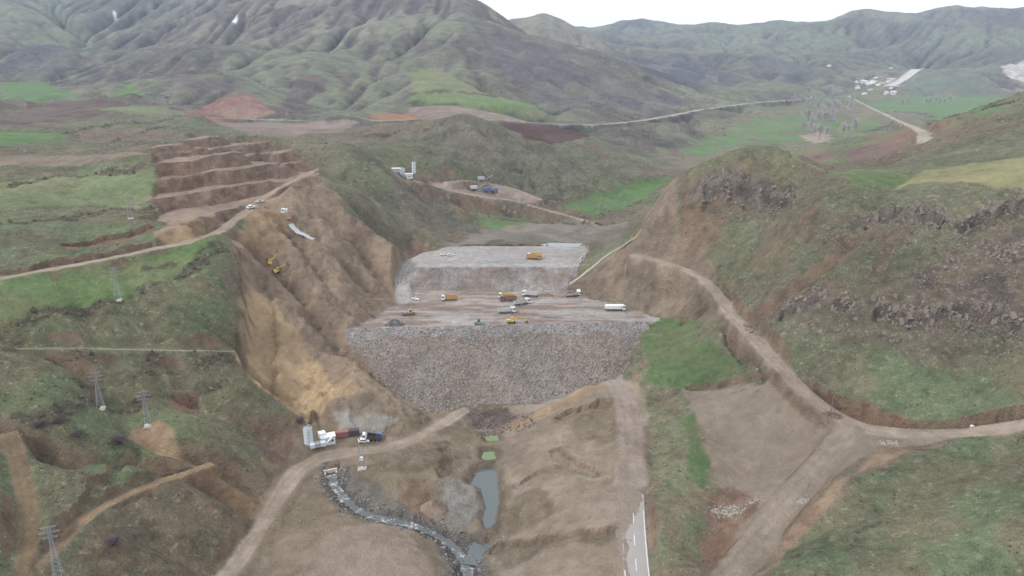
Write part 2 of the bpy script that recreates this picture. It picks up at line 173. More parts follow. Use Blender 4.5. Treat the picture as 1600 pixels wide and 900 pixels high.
COVER = [('left_hill', 'grassL', 4,
  [(-349.4, 418.1), (-233.9, 452.1), (-202.1, 388.7), (-149.7, 356.2), (-116.4, 269.7), (-89.4, 262.8), (-90.4, 240.1), (-106.6, 215.8),
   (-122.9, 185.6), (-123.0, 158.0), (-116.2, 144.0), (-134.5, 133.4)]),
 ('field', 'fieldpale', 3, [(-310.7, 386.6), (-268.7, 424.3), (-226.0, 432.9), (-214.9, 410.5), (-221.5, 391.8), (-268.7, 330.3)]),
 ('field', 'plowtan', 2, [(-353.3, 443.6), (-326.2, 477.1), (-260.8, 463.1), (-239.5, 453.4), (-270.1, 448.7), (-320.6, 431.4), (-334.6, 418.6)]),
 ('field', 'fieldgreen', 3,
  [(-213.6, 255.2), (-202.8, 260.4), (-181.3, 288.6), (-165.7, 307.5), (-149.0, 330.9), (-141.5, 327.0), (-166.2, 273.6), (-186.8, 241.4),
   (-193.6, 225.7)]),
 ('field', 'plowdark', 3,
  [(-641.1, 837.8), (-637.6, 875.2), (-776.3, 1159.4), (-821.8, 1281.1), (-656.2, 1132.4), (-545.2, 1072.2), (-557.3, 957.5), (-555.1, 845.2),
   (-553.1, 720.1)]),
 ('field', 'green', 3, [(-514.0, 668.1), (-475.2, 701.2), (-426.9, 674.8), (-385.8, 583.0), (-399.2, 516.6)]),
 ('field', 'green', 8, [(-1231.8, 1715.4), (-1190.3, 1818.2), (-876.8, 1412.7), (-847.0, 1266.9), (-984.1, 1363.9)]),
 ('field', 'green', 8, [(-763.7, 1321.5), (-839.9, 1568.6), (-633.6, 1218.8), (-649.6, 1138.7)]),
 ('field', 'fieldpale', 4, [(-589.8, 999.4), (-586.8, 1116.0), (-485.6, 1089.2), (-441.6, 969.3), (-529.0, 969.5)]),
 ('excavation', 'bench', 2,
  [(-251.9, 482.3), (-294.7, 654.0), (-222.7, 635.7), (-169.0, 587.2), (-126.8, 456.9), (-139.9, 426.1), (-148.6, 409.5), (-152.2, 394.5),
   (-154.4, 355.7), (-156.3, 322.9), (-169.9, 315.4), (-180.9, 353.8), (-193.8, 353.1), (-205.4, 393.4), (-215.9, 410.2), (-221.3, 428.5)]),
 ('spoil', 'tan', 2, [(-183.2, 357.1), (-186.7, 382.8), (-166.5, 365.1), (-155.2, 346.0), (-163.2, 321.4), (-168.5, 316.7)]),
 ('cutL', 'cut', 2,
  [(-153.5, 394.1), (-149.3, 411.7), (-139.5, 431.8), (-126.8, 456.9), (-110.9, 445.6), (-92.4, 454.0), (-72.2, 473.7), (-43.7, 479.6),
   (-66.3, 430.2), (-69.8, 403.9), (-63.0, 382.0), (-74.6, 333.7), (-63.2, 314.6), (-49.1, 302.3), (-30.1, 292.8), (-35.7, 268.8), (-52.7, 252.5),
   (-85.4, 257.8), (-100.5, 265.4), (-116.8, 270.1), (-121.6, 285.5), (-125.1, 306.5), (-133.8, 322.9), (-145.0, 348.0), (-151.8, 380.9)]),
 ('cutL2', 'cliff', 3,
  [(-131.2, 326.9), (-127.4, 331.9), (-118.3, 330.4), (-106.1, 318.9), (-85.0, 295.3), (-68.5, 279.0), (-76.5, 270.4), (-87.0, 263.6),
   (-101.0, 267.1), (-116.5, 271.5), (-120.9, 286.6), (-124.6, 308.2)]),
 ('cutL3', 'tan', 5, [(-149.7, 390.6), (-135.4, 397.3), (-130.8, 380.2), (-140.3, 366.1)]),
 ('scarpL', 'scarpred', 2,
  [(-205.0, 305.8), (-199.0, 315.6), (-189.2, 325.1), (-183.1, 340.4), (-178.3, 334.0), (-184.7, 316.6), (-195.3, 309.2), (-201.2, 301.8)]),
 ('scarpL', 'scarp', 2,
  [(-213.6, 255.2), (-205.6, 264.8), (-199.9, 283.5), (-189.4, 293.5), (-180.7, 308.8), (-174.1, 322.3), (-168.3, 313.1), (-183.8, 293.2),
   (-204.4, 263.0), (-212.1, 252.9)]),
 ('scarpL', 'tan', 2, [(-137.8, 223.4), (-129.5, 227.4), (-120.8, 223.2), (-111.8, 213.0), (-126.5, 211.6), (-133.6, 215.0)]),
 ('scarpL', 'red', 1.5, [(-132.0, 244.0), (-126.7, 248.7), (-124.9, 244.0), (-125.9, 237.7), (-129.8, 239.8)]),
 ('brushL', 'brownbrush', 5,
  [(-106.6, 215.8), (-91.3, 243.0), (-88.2, 258.3), (-81.5, 243.4), (-84.7, 221.0), (-85.8, 191.9), (-87.5, 171.3), (-103.9, 149.6), (-118.3, 150.1),
   (-121.6, 176.3), (-114.4, 195.4)]),
 ('brushL', 'spoilorange', 5, [(-105.9, 214.2), (-96.6, 220.3), (-88.4, 211.7), (-91.4, 202.0), (-99.7, 203.0), (-108.1, 203.9)]),
 ('brushL', 'darkbrown', 4, [(-102.4, 247.8), (-97.0, 262.5), (-87.8, 261.5), (-83.8, 242.8), (-86.7, 227.6), (-94.3, 229.7)]),
 ('ridgegrass', 'greyolive', 4, [(-124.5, 452.9), (-105.6, 469.1), (-92.8, 545.3), (-55.9, 531.3), (-71.7, 469.6), (-88.7, 444.2), (-104.6, 433.8)]),
 ('mtn', 'lilac', 60,
  [(-73.9, 2093.0), (162.4, 2292.3), (350.4, 1949.8), (470.0, 1856.4), (227.3, 1567.0), (82.1, 1515.8), (-28.9, 1611.2), (-115.0, 1847.2)]),
 ('mtn', 'lilac2', 80,
  [(266.5, 3348.2), (491.3, 3464.1), (843.3, 3650.1), (939.1, 3290.2), (974.7, 2854.6), (585.6, 2166.9), (394.4, 2095.2), (264.1, 2115.7)]),
 ('mtn', 'lilac2', 60, [(-1474.6, 2650.0), (-1402.4, 2287.2), (-1303.4, 1969.9), (-1281.3, 1786.9), (-1467.8, 2059.6), (-1546.3, 2425.6)]),
 ('mtn', 'ravine', 20, [(-436.3, 1288.5), (-460.6, 1555.1), (-416.3, 1573.6), (-388.0, 1385.9), (-357.5, 1189.8), (-387.7, 1157.0)]),
 ('mtn', 'ravine2', 15, [(-589.6, 1131.4), (-678.3, 1420.8), (-657.8, 1491.9), (-553.9, 1188.1), (-516.2, 1071.6)]),
 ('mtn', 'snow', 4, [(-1701.7, 3116.3), (-1695.9, 3132.1), (-1635.7, 3035.4), (-1646.4, 3030.0)]),
 ('mtn', 'snow', 4, [(-1003.4, 2618.6), (-1017.6, 2705.4), (-1001.9, 2681.2), (-986.8, 2597.9)]),
 ('mtn', 'fardam', 12, [(1431.8, 2652.7), (1759.2, 3024.7), (1959.9, 3002.0), (1837.9, 2594.1), (1522.5, 2475.1)]),
 ('mtn', 'lilac2', 60, [(1158.4, 3422.0), (1383.3, 3371.5), (1412.8, 3031.2), (1181.2, 2732.0), (1044.4, 2909.5)]),
 ('farvalley', 'valleygreen', 25,
  [(220.6, 994.0), (432.6, 1530.8), (694.5, 1914.2), (1065.8, 2432.2), (1347.3, 2769.1), (1511.8, 2615.9), (1913.7, 2654.3), (427.0, 538.0),
   (356.0, 489.1), (350.0, 562.9), (310.9, 519.7), (288.3, 587.1), (155.7, 391.0), (117.3, 394.7)]),
 ('field', 'greenR', 6, [(265.4, 1105.9), (443.4, 1383.4), (458.2, 1313.6), (282.2, 1051.9)]),
 ('field', 'greenR2', 6, [(430.4, 1426.3), (514.2, 1543.7), (570.4, 1415.7), (480.0, 1243.0), (432.8, 1309.8)]),
 ('field', 'greenR2', 6, [(675.8, 1477.8), (840.1, 1691.7), (804.2, 1517.8), (643.8, 1324.4)]),
 ('field', 'greenR', 6, [(1020.2, 1751.7), (392.4, 569.1), (377.1, 519.3), (371.8, 559.5)]),
 ('field', 'redsoil', 6, [(143.0, 397.6), (498.6, 1171.9), (356.8, 772.5), (163.7, 393.1)]),
 ('red', 'redcut', 6,
  [(-489.4, 1050.6), (-534.0, 1204.9), (-504.6, 1243.6), (-477.7, 1277.6), (-444.2, 1261.4), (-390.8, 1167.0), (-407.8, 1118.7), (-450.5, 989.0)]),
 ('roadcut', 'pinkgrey', 6, [(-424.5, 931.4), (-397.8, 1090.5), (-240.9, 1099.7), (-217.7, 880.4), (-266.3, 763.6), (-388.5, 905.7)]),
 ('roadcut', 'orange', 5, [(-253.3, 1254.2), (-169.5, 1243.8), (-143.6, 1142.0), (-224.6, 1129.6)]),
 ('roadcut', 'pinkgrey', 8, [(-191.4, 1320.5), (-95.5, 1319.3), (0.0, 1266.3), (54.6, 1196.7), (-40.7, 1116.8), (-112.9, 1125.8), (-168.5, 1236.3)]),
 ('field', 'fieldpale', 8, [(-238.9, 1668.5), (-183.7, 1713.4), (-52.3, 1452.3), (51.1, 1412.6), (74.1, 1362.4), (-47.3, 1305.4), (-194.3, 1342.4)]),
 ('field', 'fieldgreen2', 5, [(-198.8, 1376.3), (-124.3, 1378.3), (0.0, 1406.2), (50.4, 1390.6), (-35.5, 1304.5), (-181.2, 1334.7)]),
 ('field', 'plowpurple', 4, [(-21.6, 1077.1), (29.1, 1061.5), (130.2, 1075.6), (48.6, 851.2), (15.7, 854.3)]),
 ('field', 'green', 3, [(52.0, 689.9), (105.3, 748.4), (192.5, 843.3), (191.4, 812.9), (140.6, 711.0), (80.2, 651.7)]),
 ('field', 'green', 3, [(-32.8, 629.7), (18.9, 623.3), (14.1, 593.6), (-8.2, 573.8), (-24.4, 595.8)]),
 ('valley', 'greybrown', 6,
  [(-50.1, 474.4), (-33.4, 538.2), (0.0, 603.7), (54.1, 634.0), (103.8, 590.9), (66.5, 421.1), (50.7, 529.1), (-20.0, 521.0)]),
 ('plantyard', 'yard', 5,
  [(-103.1, 614.4), (-62.8, 672.3), (-26.1, 696.8), (20.3, 721.2), (32.8, 697.2), (0.0, 671.3), (-37.2, 659.5), (-72.2, 641.9)]),
 ('gullyhill', 'darkbrush', 8,
  [(-124.8, 555.7), (-106.5, 570.1), (-71.7, 636.6), (-30.6, 585.7), (-20.8, 543.8), (-50.9, 532.6), (-77.6, 545.1), (-103.4, 548.7)]),
 ('midhill', 'darkbrush2', 15,
  [(-121.6, 827.3), (-90.1, 898.3), (-48.5, 886.9), (0.0, 863.8), (61.2, 827.4), (123.4, 828.3), (164.9, 887.5), (134.6, 800.3), (68.8, 733.4),
   (32.8, 697.2), (0.0, 731.5), (-39.7, 709.6), (-72.9, 714.9)]),
 ('midhill', 'darkbrush', 10, [(-106.5, 862.0), (-81.6, 895.4), (-48.5, 886.9), (-7.9, 860.7), (7.6, 824.0), (-42.6, 767.2), (-69.9, 757.2)]),
 ('field', 'greenR', 8, [(535.5, 1610.2), (714.1, 1784.8), (776.3, 1630.5), (681.8, 1491.3), (535.3, 1463.1)]),
 ('field', 'greenR', 8, [(1122.8, 2233.7), (1464.4, 2615.7), (1809.9, 2569.6), (403.2, 585.3), (1122.3, 1900.6), (992.3, 1882.3)]),
 ('field', 'greenR', 8, [(490.2, 1409.0), (595.3, 1429.0), (539.2, 1248.3), (449.4, 1221.0)]),
 ('field', 'redsoil', 8, [(423.4, 838.7), (889.3, 1572.1), (379.6, 579.5), (343.7, 537.0), (313.0, 531.4), (318.8, 617.5)]),
 ('field', 'plowpurple2', 6, [(356.9, 830.9), (326.6, 611.8), (308.9, 524.1), (288.3, 587.1)]),
 ('riverbed', 'pale', 5, [(562.5, 1357.2), (668.9, 1492.9), (581.7, 1261.6), (515.2, 1185.9)]),
 ('quarry', 'white', 8, [(2134.7, 3144.5), (2385.6, 3346.7), (2437.7, 3178.0), (2191.1, 2911.6), (2045.2, 2926.7)]),
 ('hillR', 'hillR', 3,
  [(409.8, 1202.8), (175.5, 385.5), (183.6, 326.9), (223.9, 298.7), (248.1, 294.6), (181.4, 197.0), (169.1, 205.9), (157.3, 208.9), (142.9, 215.9),
   (132.0, 221.1), (118.5, 238.0), (108.8, 271.3), (108.0, 298.0), (111.9, 337.7), (106.9, 363.4), (94.2, 377.7), (97.0, 393.7), (183.8, 802.1)]),
 ('hillR', 'grassM', 6,
  [(109.2, 268.9), (125.7, 256.4), (149.2, 239.3), (177.8, 221.0), (188.8, 208.6), (181.9, 198.0), (169.3, 206.2), (157.6, 209.4), (143.1, 216.4),
   (132.2, 221.6), (118.8, 238.6)]),
 ('hillR', 'hillRed', 8,
  [(146.7, 344.9), (170.5, 310.9), (191.6, 287.3), (215.6, 284.3), (236.2, 277.6), (197.8, 222.2), (188.2, 238.5), (170.4, 269.3), (152.2, 267.5),
   (137.1, 286.8), (134.4, 324.5)]),
 ('hillR', 'crag', 5,
  [(177.0, 273.0), (196.0, 276.1), (212.8, 279.5), (228.8, 273.9), (195.5, 224.6), (185.4, 233.8), (175.1, 245.8), (162.2, 257.0), (155.3, 263.3)]),
 ('hillR', 'hillTop', 5,
  [(188.6, 807.4), (118.2, 398.7), (420.2, 1200.8), (170.0, 390.1), (165.4, 354.9), (154.1, 365.1), (129.2, 383.9), (106.6, 392.7)]),
 ('field', 'straw', 3,
  [(183.2, 329.0), (198.3, 326.5), (223.9, 298.7), (247.4, 293.6), (271.2, 325.8), (254.3, 343.4), (241.2, 361.3), (213.8, 359.2)]),
 ('field', 'greenmid', 4, [(172.8, 379.4), (184.6, 361.1), (206.1, 351.3), (184.4, 328.4), (166.1, 335.0)]),
 ('cutR', 'cutR', 3,
  [(181.6, 802.7), (96.9, 393.2), (95.0, 378.4), (106.9, 363.7), (111.4, 338.3), (106.5, 297.5), (92.1, 326.4), (80.2, 353.5), (58.7, 374.0),
   (34.3, 400.0), (63.0, 410.1), (78.4, 406.6)]),
 ('terrace', 'soil', 2,
  [(73.9, 277.0), (90.5, 270.0), (102.7, 260.2), (108.9, 242.8), (119.0, 216.8), (167.9, 203.8), (180.2, 195.2), (173.9, 186.2), (162.5, 198.0),
   (142.1, 200.1), (122.1, 200.8), (102.5, 189.2), (83.5, 174.9), (63.8, 154.8), (50.8, 151.0), (60.3, 189.2), (71.2, 208.0), (71.5, 226.3),
   (71.5, 249.3)]),
 ('cutbank', 'scarp2', 2,
  [(111.3, 335.3), (107.5, 296.2), (108.5, 270.4), (118.3, 237.5), (131.6, 220.3), (142.5, 215.1), (156.6, 207.8), (168.8, 205.3), (181.9, 198.0),
   (179.9, 194.8), (166.7, 201.8), (155.0, 205.1), (142.7, 211.6), (127.3, 215.8), (114.5, 233.0), (107.1, 266.2), (104.5, 300.1)]),
 ('cutbank', 'tan2', 3,
  [(102.5, 189.2), (122.1, 200.8), (142.1, 200.1), (140.6, 197.7), (121.8, 196.2), (103.9, 183.9), (82.5, 164.0), (69.3, 152.1), (65.8, 155.7),
   (83.5, 174.9)]),
 ('bank', 'brownbank', 3, [(63.2, 198.3), (71.1, 207.7), (77.0, 206.9), (76.1, 189.8), (66.2, 177.5), (52.8, 152.1), (50.3, 152.4)]),
 ('slopeR', 'grassR', 3,
  [(64.0, 310.4), (73.9, 277.0), (71.5, 249.3), (71.5, 226.3), (71.2, 208.0), (63.2, 198.3), (50.3, 152.4), (37.7, 155.9), (56.1, 262.3),
   (55.2, 285.6)]),
 ('slopeR', 'green2', 3,
  [(68.9, 342.0), (83.5, 352.8), (92.1, 326.4), (90.6, 311.5), (100.9, 287.2), (99.5, 272.2), (73.4, 277.2), (63.7, 284.5), (62.3, 313.2)]),
 ('slopeR', 'green2', 2, [(71.5, 249.3), (72.1, 230.3), (66.5, 203.5), (62.6, 200.4), (64.9, 226.5)]),
 ('mound', 'grassM', 2,
  [(63.3, 148.8), (80.3, 166.8), (103.5, 183.0), (123.6, 195.9), (140.6, 197.7), (163.5, 196.6), (174.6, 187.2), (116.1, 114.1), (60.4, 140.5)]),
 ('valleyfloor', 'soil3', 4,
  [(-88.8, 260.6), (-66.9, 271.2), (-38.5, 288.5), (9.1, 294.2), (60.9, 285.0), (36.8, 155.0), (-85.1, 161.6), (-88.1, 201.3), (-86.7, 231.4)]),
 ('valleyfloor', 'soil2', 3,
  [(-38.9, 286.8), (9.1, 295.1), (46.5, 296.1), (58.9, 285.2), (56.0, 256.1), (45.1, 232.9), (30.9, 157.7), (-7.6, 170.4), (-3.3, 203.8),
   (-2.0, 237.7), (-6.9, 264.0), (-29.3, 283.3)]),
 ('valleyfloor', 'soil3', 3,
  [(-83.8, 242.8), (-63.8, 255.6), (-37.4, 255.9), (-24.4, 244.1), (-26.2, 222.9), (-42.1, 218.3), (-59.8, 197.0), (-63.6, 166.9), (-85.1, 161.6),
   (-88.3, 204.9), (-85.7, 231.9)]),
 ('valleyfloor', 'greybrown2', 2,
  [(-70.1, 232.7), (-63.4, 235.5), (-37.1, 215.8), (-22.5, 207.5), (-8.9, 204.3), (-6.0, 181.2), (-22.6, 168.4), (-23.4, 193.9), (-40.2, 206.5),
   (-59.6, 213.5)]),
 ('valleyfloor', 'soil4', 3, [(-59.2, 190.8), (-51.4, 197.4), (-35.9, 207.2), (-29.4, 194.7), (-24.1, 168.1), (-67.4, 167.1)]),
 ('valleyfloor', 'roughsoil', 3, [(19.1, 271.8), (36.8, 276.2), (48.8, 278.2), (50.3, 264.5), (40.1, 239.9), (26.2, 251.6)]),
 ('valleyfloor', 'roughsoil', 3, [(-49.7, 235.7), (-41.4, 246.7), (-27.2, 261.0), (-22.5, 242.3), (-26.9, 230.1), (-39.0, 230.3)]),
 ('valleyfloor', 'roughsoil', 3, [(-4.7, 217.8), (11.7, 220.2), (15.3, 203.2), (0.0, 195.6), (-5.2, 188.3)]),
 ('valleyfloor', 'roughsoil', 3, [(-5.4, 196.7), (14.5, 190.4), (33.4, 186.7), (31.7, 181.8), (12.1, 183.0), (-4.0, 182.4)]),
 ('toe', 'darkrock', 2, [(-24.5, 290.9), (-3.0, 292.2), (3.0, 286.1), (-5.7, 274.7), (-17.2, 275.8)]),
 ('valleyfloor', 'gravel', 2, [(-26.6, 227.6), (-16.1, 233.6), (-10.9, 226.7), (-10.2, 209.4), (-21.5, 208.6)]),
 ('pad', 'pale2', 2, [(-76.7, 265.3), (-58.1, 268.3), (-48.3, 267.4), (-53.9, 259.7), (-69.0, 255.1)]),
 ('pit', 'darkbrown2', 2, [(-42.0, 226.0), (-31.9, 227.5), (-30.8, 211.4), (-39.8, 210.6)])]
HEDGES = [(3.0, [(-187.6, 235.6), (-181.1, 246.9), (-170.0, 266.1), (-160.8, 284.1), (-149.0, 301.5), (-140.7, 328.9)]),
 (4, [(-242.9, 319.3), (-225.7, 340.0), (-218.6, 373.2), (-210.2, 398.3)]), (5, [(-285.8, 396.9), (-276.3, 423.8), (-240.9, 432.1), (-230.7, 441.7)]),
 (3, [(-454.5, 709.0), (-447.6, 816.6), (-416.2, 894.8)]), (3, [(-394.4, 613.5), (-393.2, 715.3), (-376.4, 815.1)]),
 (2.5, [(-165.1, 296.7), (-150.3, 312.1), (-143.2, 331.5)]), (2, [(-223.6, 336.6), (-210.5, 364.5), (-206.1, 389.6)]),
 (2.5, [(-177.9, 226.9), (-164.3, 240.2), (-144.6, 252.2), (-126.0, 267.2)]),
 (2, [(-158.4, 229.0), (-143.9, 245.0), (-130.3, 258.5), (-119.5, 270.2)]),
 (2.5, [(-147.3, 227.3), (-138.0, 236.4), (-126.3, 247.6), (-119.5, 255.4)]), (3, [(-162.1, 201.5), (-152.8, 208.4), (-149.6, 223.8)]),
 (4, [(-194.3, 1342.4), (-120.0, 1326.7), (-23.5, 1298.1), (57.8, 1271.5)]), (4, [(-201.1, 1393.8), (-100.9, 1399.8), (0.0, 1419.1)]),
 (3, [(52.4, 650.9), (79.9, 648.9), (133.7, 709.9)]), (4, [(20.7, 623.6), (58.4, 614.3), (93.8, 617.8)]),
 (5, [(992.3, 1882.3), (1122.3, 1900.6), (403.2, 585.3)]), (5, [(708.2, 1406.4), (898.7, 1589.1), (385.7, 605.4)]),
 (1.0, [(77.5, 160.2), (88.3, 161.7), (104.3, 166.0)]), (6, [(-804.8, 1800.1), (-641.7, 1798.6), (-434.8, 1742.1)]),
 (6, [(-790.0, 1597.8), (-670.7, 1588.9), (-575.2, 1603.5)]), (6, [(-915.6, 2197.5), (-712.6, 2119.1), (-570.8, 2013.6)]),
 (5, [(-179.7, 815.6), (-128.9, 879.8), (-95.0, 865.8)]), (3, [(-32.8, 631.0), (0.0, 647.3), (20.8, 625.9)])]
RAMP = [(-42.1, 461.4, 12.0), (-60.0, 451.7, 12.0), (-66.7, 431.3, 10.8), (-68.4, 411.6, 5.8), (-66.3, 396.8, 2.2), (-62.8, 383.2, 0.3)]
STREAM = [(-69.4, 231.8, -21.9), (-66.0, 224.6, -23.5), (-60.8, 218.5, -24.4), (-54.7, 211.8, -24.5), (-47.3, 208.6, -24.9), (-36.0, 208.0, -27.1),
 (-26.7, 205.0, -28.8), (-19.6, 199.4, -29.9), (-14.6, 189.5, -29.9), (-12.4, 170.4, -26.2)]
SIDE_CHANNEL = [(-7.3, 209.3, -28.8), (-8.0, 204.4, -29.4), (-9.9, 200.9, -30.0), (-11.9, 197.3, -30.3), (-13.6, 189.7, -30.0)]
DAM_OUTLINE = [(-85.5, 331.0), (-74.9, 353.1), (-66.4, 380.3), (-69.8, 403.9), (-67.7, 428.4), (-61.9, 460.6), (-45.8, 478.1), (0.0, 507.1), (49.1, 512.1),
 (53.8, 449.0), (41.8, 411.4), (33.5, 399.8), (58.8, 374.8), (79.2, 351.7), (67.8, 335.6), (58.0, 311.9), (48.9, 292.3), (29.9, 293.9), (9.1, 297.7),
 (-15.2, 296.0), (-39.4, 291.2), (-54.3, 296.6), (-67.1, 310.3), (-77.0, 321.2)]
POND = [(-12.4, 244.3, -26.6), (-7.3, 246.1, -26.5), (-5.0, 236.5, -26.7), (-4.3, 221.4, -26.9), (-5.6, 208.1, -28.5), (-9.3, 204.4, -29.7),
 (-11.0, 211.1, -29.3), (-10.1, 219.2, -28.1), (-11.8, 230.6, -27.3), (-16.1, 232.8, -26.5), (-15.6, 238.1, -26.3)]
PUDDLES = [[(-12.9, 256.8, -26.7), (-6.7, 257.2, -26.3), (-5.8, 249.7, -26.2), (-12.1, 249.2, -26.5)],
 [(-12.7, 271.0, -27.2), (-6.2, 272.3, -26.6), (-5.0, 265.8, -26.2), (-11.1, 264.9, -26.9)]]
OUTCROPS = [[(109.2, 391.8, 67.8), (122.6, 386.2, 69.9), (138.7, 379.7, 66.5), (152.1, 368.3, 65.6)],
 [(162.5, 314.7, 62.5), (175.7, 310.5, 68.0), (183.4, 303.6, 68.2), (191.7, 295.5, 65.9)],
 [(191.0, 291.3, 63.3), (205.7, 294.4, 69.7), (223.0, 297.2, 76.3), (236.8, 297.8, 79.0)],
 [(122.6, 293.5, 25.4), (134.1, 285.5, 33.2), (142.9, 272.2, 33.8)],
 [(151.2, 268.0, 35.7), (158.2, 258.7, 33.7), (172.7, 254.4, 37.2), (185.7, 249.0, 41.5), (187.8, 234.4, 38.7)],
 [(182.4, 273.8, 50.5), (197.1, 273.6, 56.0), (208.4, 268.3, 58.5)]]
PLINTH = [(35.2, 401.2, 5.4), (47.3, 406.9, 13.6), (59.2, 410.0, 22.6), (70.1, 407.5, 32.8), (77.8, 401.0, 41.5)]
LINER = [(-129.4, 394.2, 46.2), (-125.8, 391.6, 43.7), (-120.5, 388.6, 39.7), (-114.8, 387.3, 35.9)]
SPILLWAY = [(1486.0, 2807.0, 133.4), (1583.6, 2890.6, 158.8), (1678.7, 2974.2, 185.4), (1997.8, 3453.4, 219.9)]
PYLONS = [(-117.0, 148.7, -3.5), (-148.0, 224.2, 6.9), (-132.5, 225.0, 0.6), (-166.0, 275.2, 35.7), (-197.6, 349.8, 53.6)]
H_FRAME = (-58.0, 234.6, -21.7)
POLE = (114.7, 223.6, 5.4)
SILO = (-81.1, 244.7, -17.9)
PLANT = {'container': (-70.1, 254.0, -18.7),
 'container2': (-65.9, 255.4, -18.8),
 'hopper': (-77.5, 244.4, -18.6),
 'lorry': (-58.7, 253.6, -19.6),
 'mixer': (-75.9, 246.0, -18.6),
 'scrap': (-60.9, 251.6, -19.7),
 'shed': (-74.9, 249.4, -18.4),
 'tank': (-67.6, 252.5, -19.0),
 'truck': (-55.5, 256.5, -19.4)}
FAR_PLANT = {'hopper': (-99.8, 626.5, 45.2), 'shed': (-95.8, 634.9, 44.3), 'silo': (-91.8, 644.2, 43.8), 'truck': (-104.7, 617.8, 47.4)}
CRUSHER = {'a': (-38.4, 684.4, 27.7), 'b': (-25.7, 685.9, 23.6), 'c': (-18.1, 691.5, 22.9), 'd': (-9.2, 697.5, 22.1), 'e': (-31.4, 698.9, 29.0)}
VEHICLES = {'cabin': (-134.5, 399.2, 49.5),
 'car_a': (-46.3, 449.8, 12.0),
 'car_b': (-41.4, 447.9, 12.0),
 'crate': (-130.8, 396.6, 47.7),
 'digger': (-0.3, 343.6, 0.0),
 'dump_g1': (10.8, 393.3, 0.0),
 'dump_g2': (5.9, 376.6, 0.0),
 'dump_g3': (-2.8, 361.1, 0.0),
 'dump_or': (-37.0, 384.6, 0.7),
 'dump_red': (-2.6, 385.5, 0.0),
 'dump_up': (14.4, 438.7, 12.0),
 'dump_w': (36.9, 393.6, 2.3),
 'dump_y': (-3.4, 389.3, 0.0),
 'exc_a': (-133.6, 364.7, 33.1),
 'exc_b': (-129.9, 365.2, 30.5),
 'grader': (46.8, 426.8, 17.4),
 'loader': (-56.5, 357.7, 0.0),
 'long_w': (57.8, 364.6, 0.0),
 'machine': (-151.9, 409.0, 53.6),
 'pickup': (-57.1, 385.5, 0.8),
 'roller': (-17.3, 341.5, 0.0),
 'tanker': (14.3, 450.2, 12.3),
 'van': (-154.0, 399.7, 52.5)}
PILES = [(-61.8, 340.5, 0.0), (21.6, 394.6, 0.0), (-59.0, 375.4, 0.0), (114.4, 222.8, 5.0), (69.8, 193.3, -13.3), (79.0, 195.1, -10.4), (126.4, 205.1, 4.8),
 (71.0, 187.6, -12.9), (91.1, 187.2, -3.4), (98.1, 331.9, 11.6), (-27.7, 214.2, -27.4), (76.2, 262.9, -6.1), (80.9, 263.9, -4.8), (85.7, 269.9, -3.4),
 (91.4, 257.4, -0.6), (94.3, 256.8, 0.8), (98.4, 252.5, 2.5)]
WHITE_ROCK = (154.6, 207.4, 11.9)
CULVERT = [(-70.2, 234.1, -21.4), (-68.2, 228.8, -22.6)]
BUSHES = [(-135.8, 211.4, -0.2), (-111.1, 163.5, -5.8), (-111.6, 207.5, -4.8), (-151.9, 207.5, 11.6), (-155.3, 203.3, 13.3), (-145.9, 206.9, 7.2),
 (-99.2, 193.9, -13.7), (-96.2, 177.3, -15.8), (-88.2, 258.3, -14.4), (-100.9, 235.8, -11.1), (-92.5, 238.9, -15.5), (-132.6, 172.4, 2.0)]
TREES = [(591.3, 1372.1, 39.1), (669.2, 1586.4, 50.1), (876.1, 2107.4, 82.2), (1076.8, 2235.5, 84.8), (843.0, 1842.1, 64.8), (795.9, 1791.9, 62.6),
 (632.1, 1478.7, 44.1), (885.2, 2128.0, 83.4), (851.7, 2071.6, 80.6), (629.3, 1418.1, 41.4), (1024.9, 2350.1, 95.6), (584.8, 1349.1, 38.2),
 (690.2, 1656.5, 55.1), (715.6, 1627.0, 52.4), (699.5, 1599.9, 50.8), (734.6, 1637.9, 53.0), (814.8, 1706.4, 56.9), (1010.3, 2413.3, 101.7),
 (870.4, 1813.3, 62.6), (593.4, 1385.1, 39.7), (712.5, 1565.8, 48.8), (997.1, 2104.8, 77.7), (977.8, 2231.5, 87.6), (927.8, 2088.6, 78.6),
 (878.9, 1951.5, 70.9), (1017.1, 2247.0, 87.4), (941.9, 2052.1, 75.6), (816.3, 1824.5, 64.3), (784.8, 1723.4, 58.1), (868.2, 1873.0, 66.2),
 (726.3, 1631.6, 52.7), (709.1, 1546.4, 47.8), (860.2, 1982.9, 73.6), (942.5, 2215.2, 87.8), (843.6, 2013.1, 76.5), (864.7, 2171.0, 88.4),
 (1114.4, 2488.0, 105.8), (1131.0, 2444.9, 101.7), (595.3, 1429.0, 41.7), (559.4, 1268.8, 35.5), (580.2, 1289.8, 36.4), (643.3, 1354.8, 39.6),
 (663.8, 1377.4, 40.8), (685.9, 1400.0, 42.0), (1231.6, 2228.7, 81.8), (1225.6, 2195.6, 80.4), (1259.8, 2151.5, 79.3), (1293.4, 2189.2, 80.5),
 (1334.2, 2231.4, 81.7), (1319.6, 2179.9, 80.6), (1362.6, 2224.9, 81.8), (1375.4, 2219.6, 81.9), (1354.4, 2784.5, 128.4), (1467.2, 2972.6, 167.6),
 (1518.8, 3013.6, 176.0), (656.3, 2392.5, 139.4), (781.7, 2784.9, 140.5), (808.4, 2826.9, 145.7), (86.9, 671.0, 4.8), (82.4, 648.8, 3.6),
 (90.5, 659.7, 4.2), (3.1, 657.3, 10.2), (-3.1, 659.6, 11.7), (-7.5, 660.8, 12.8), (9.5, 668.9, 11.5), (-59.8, 635.9, 21.6)]
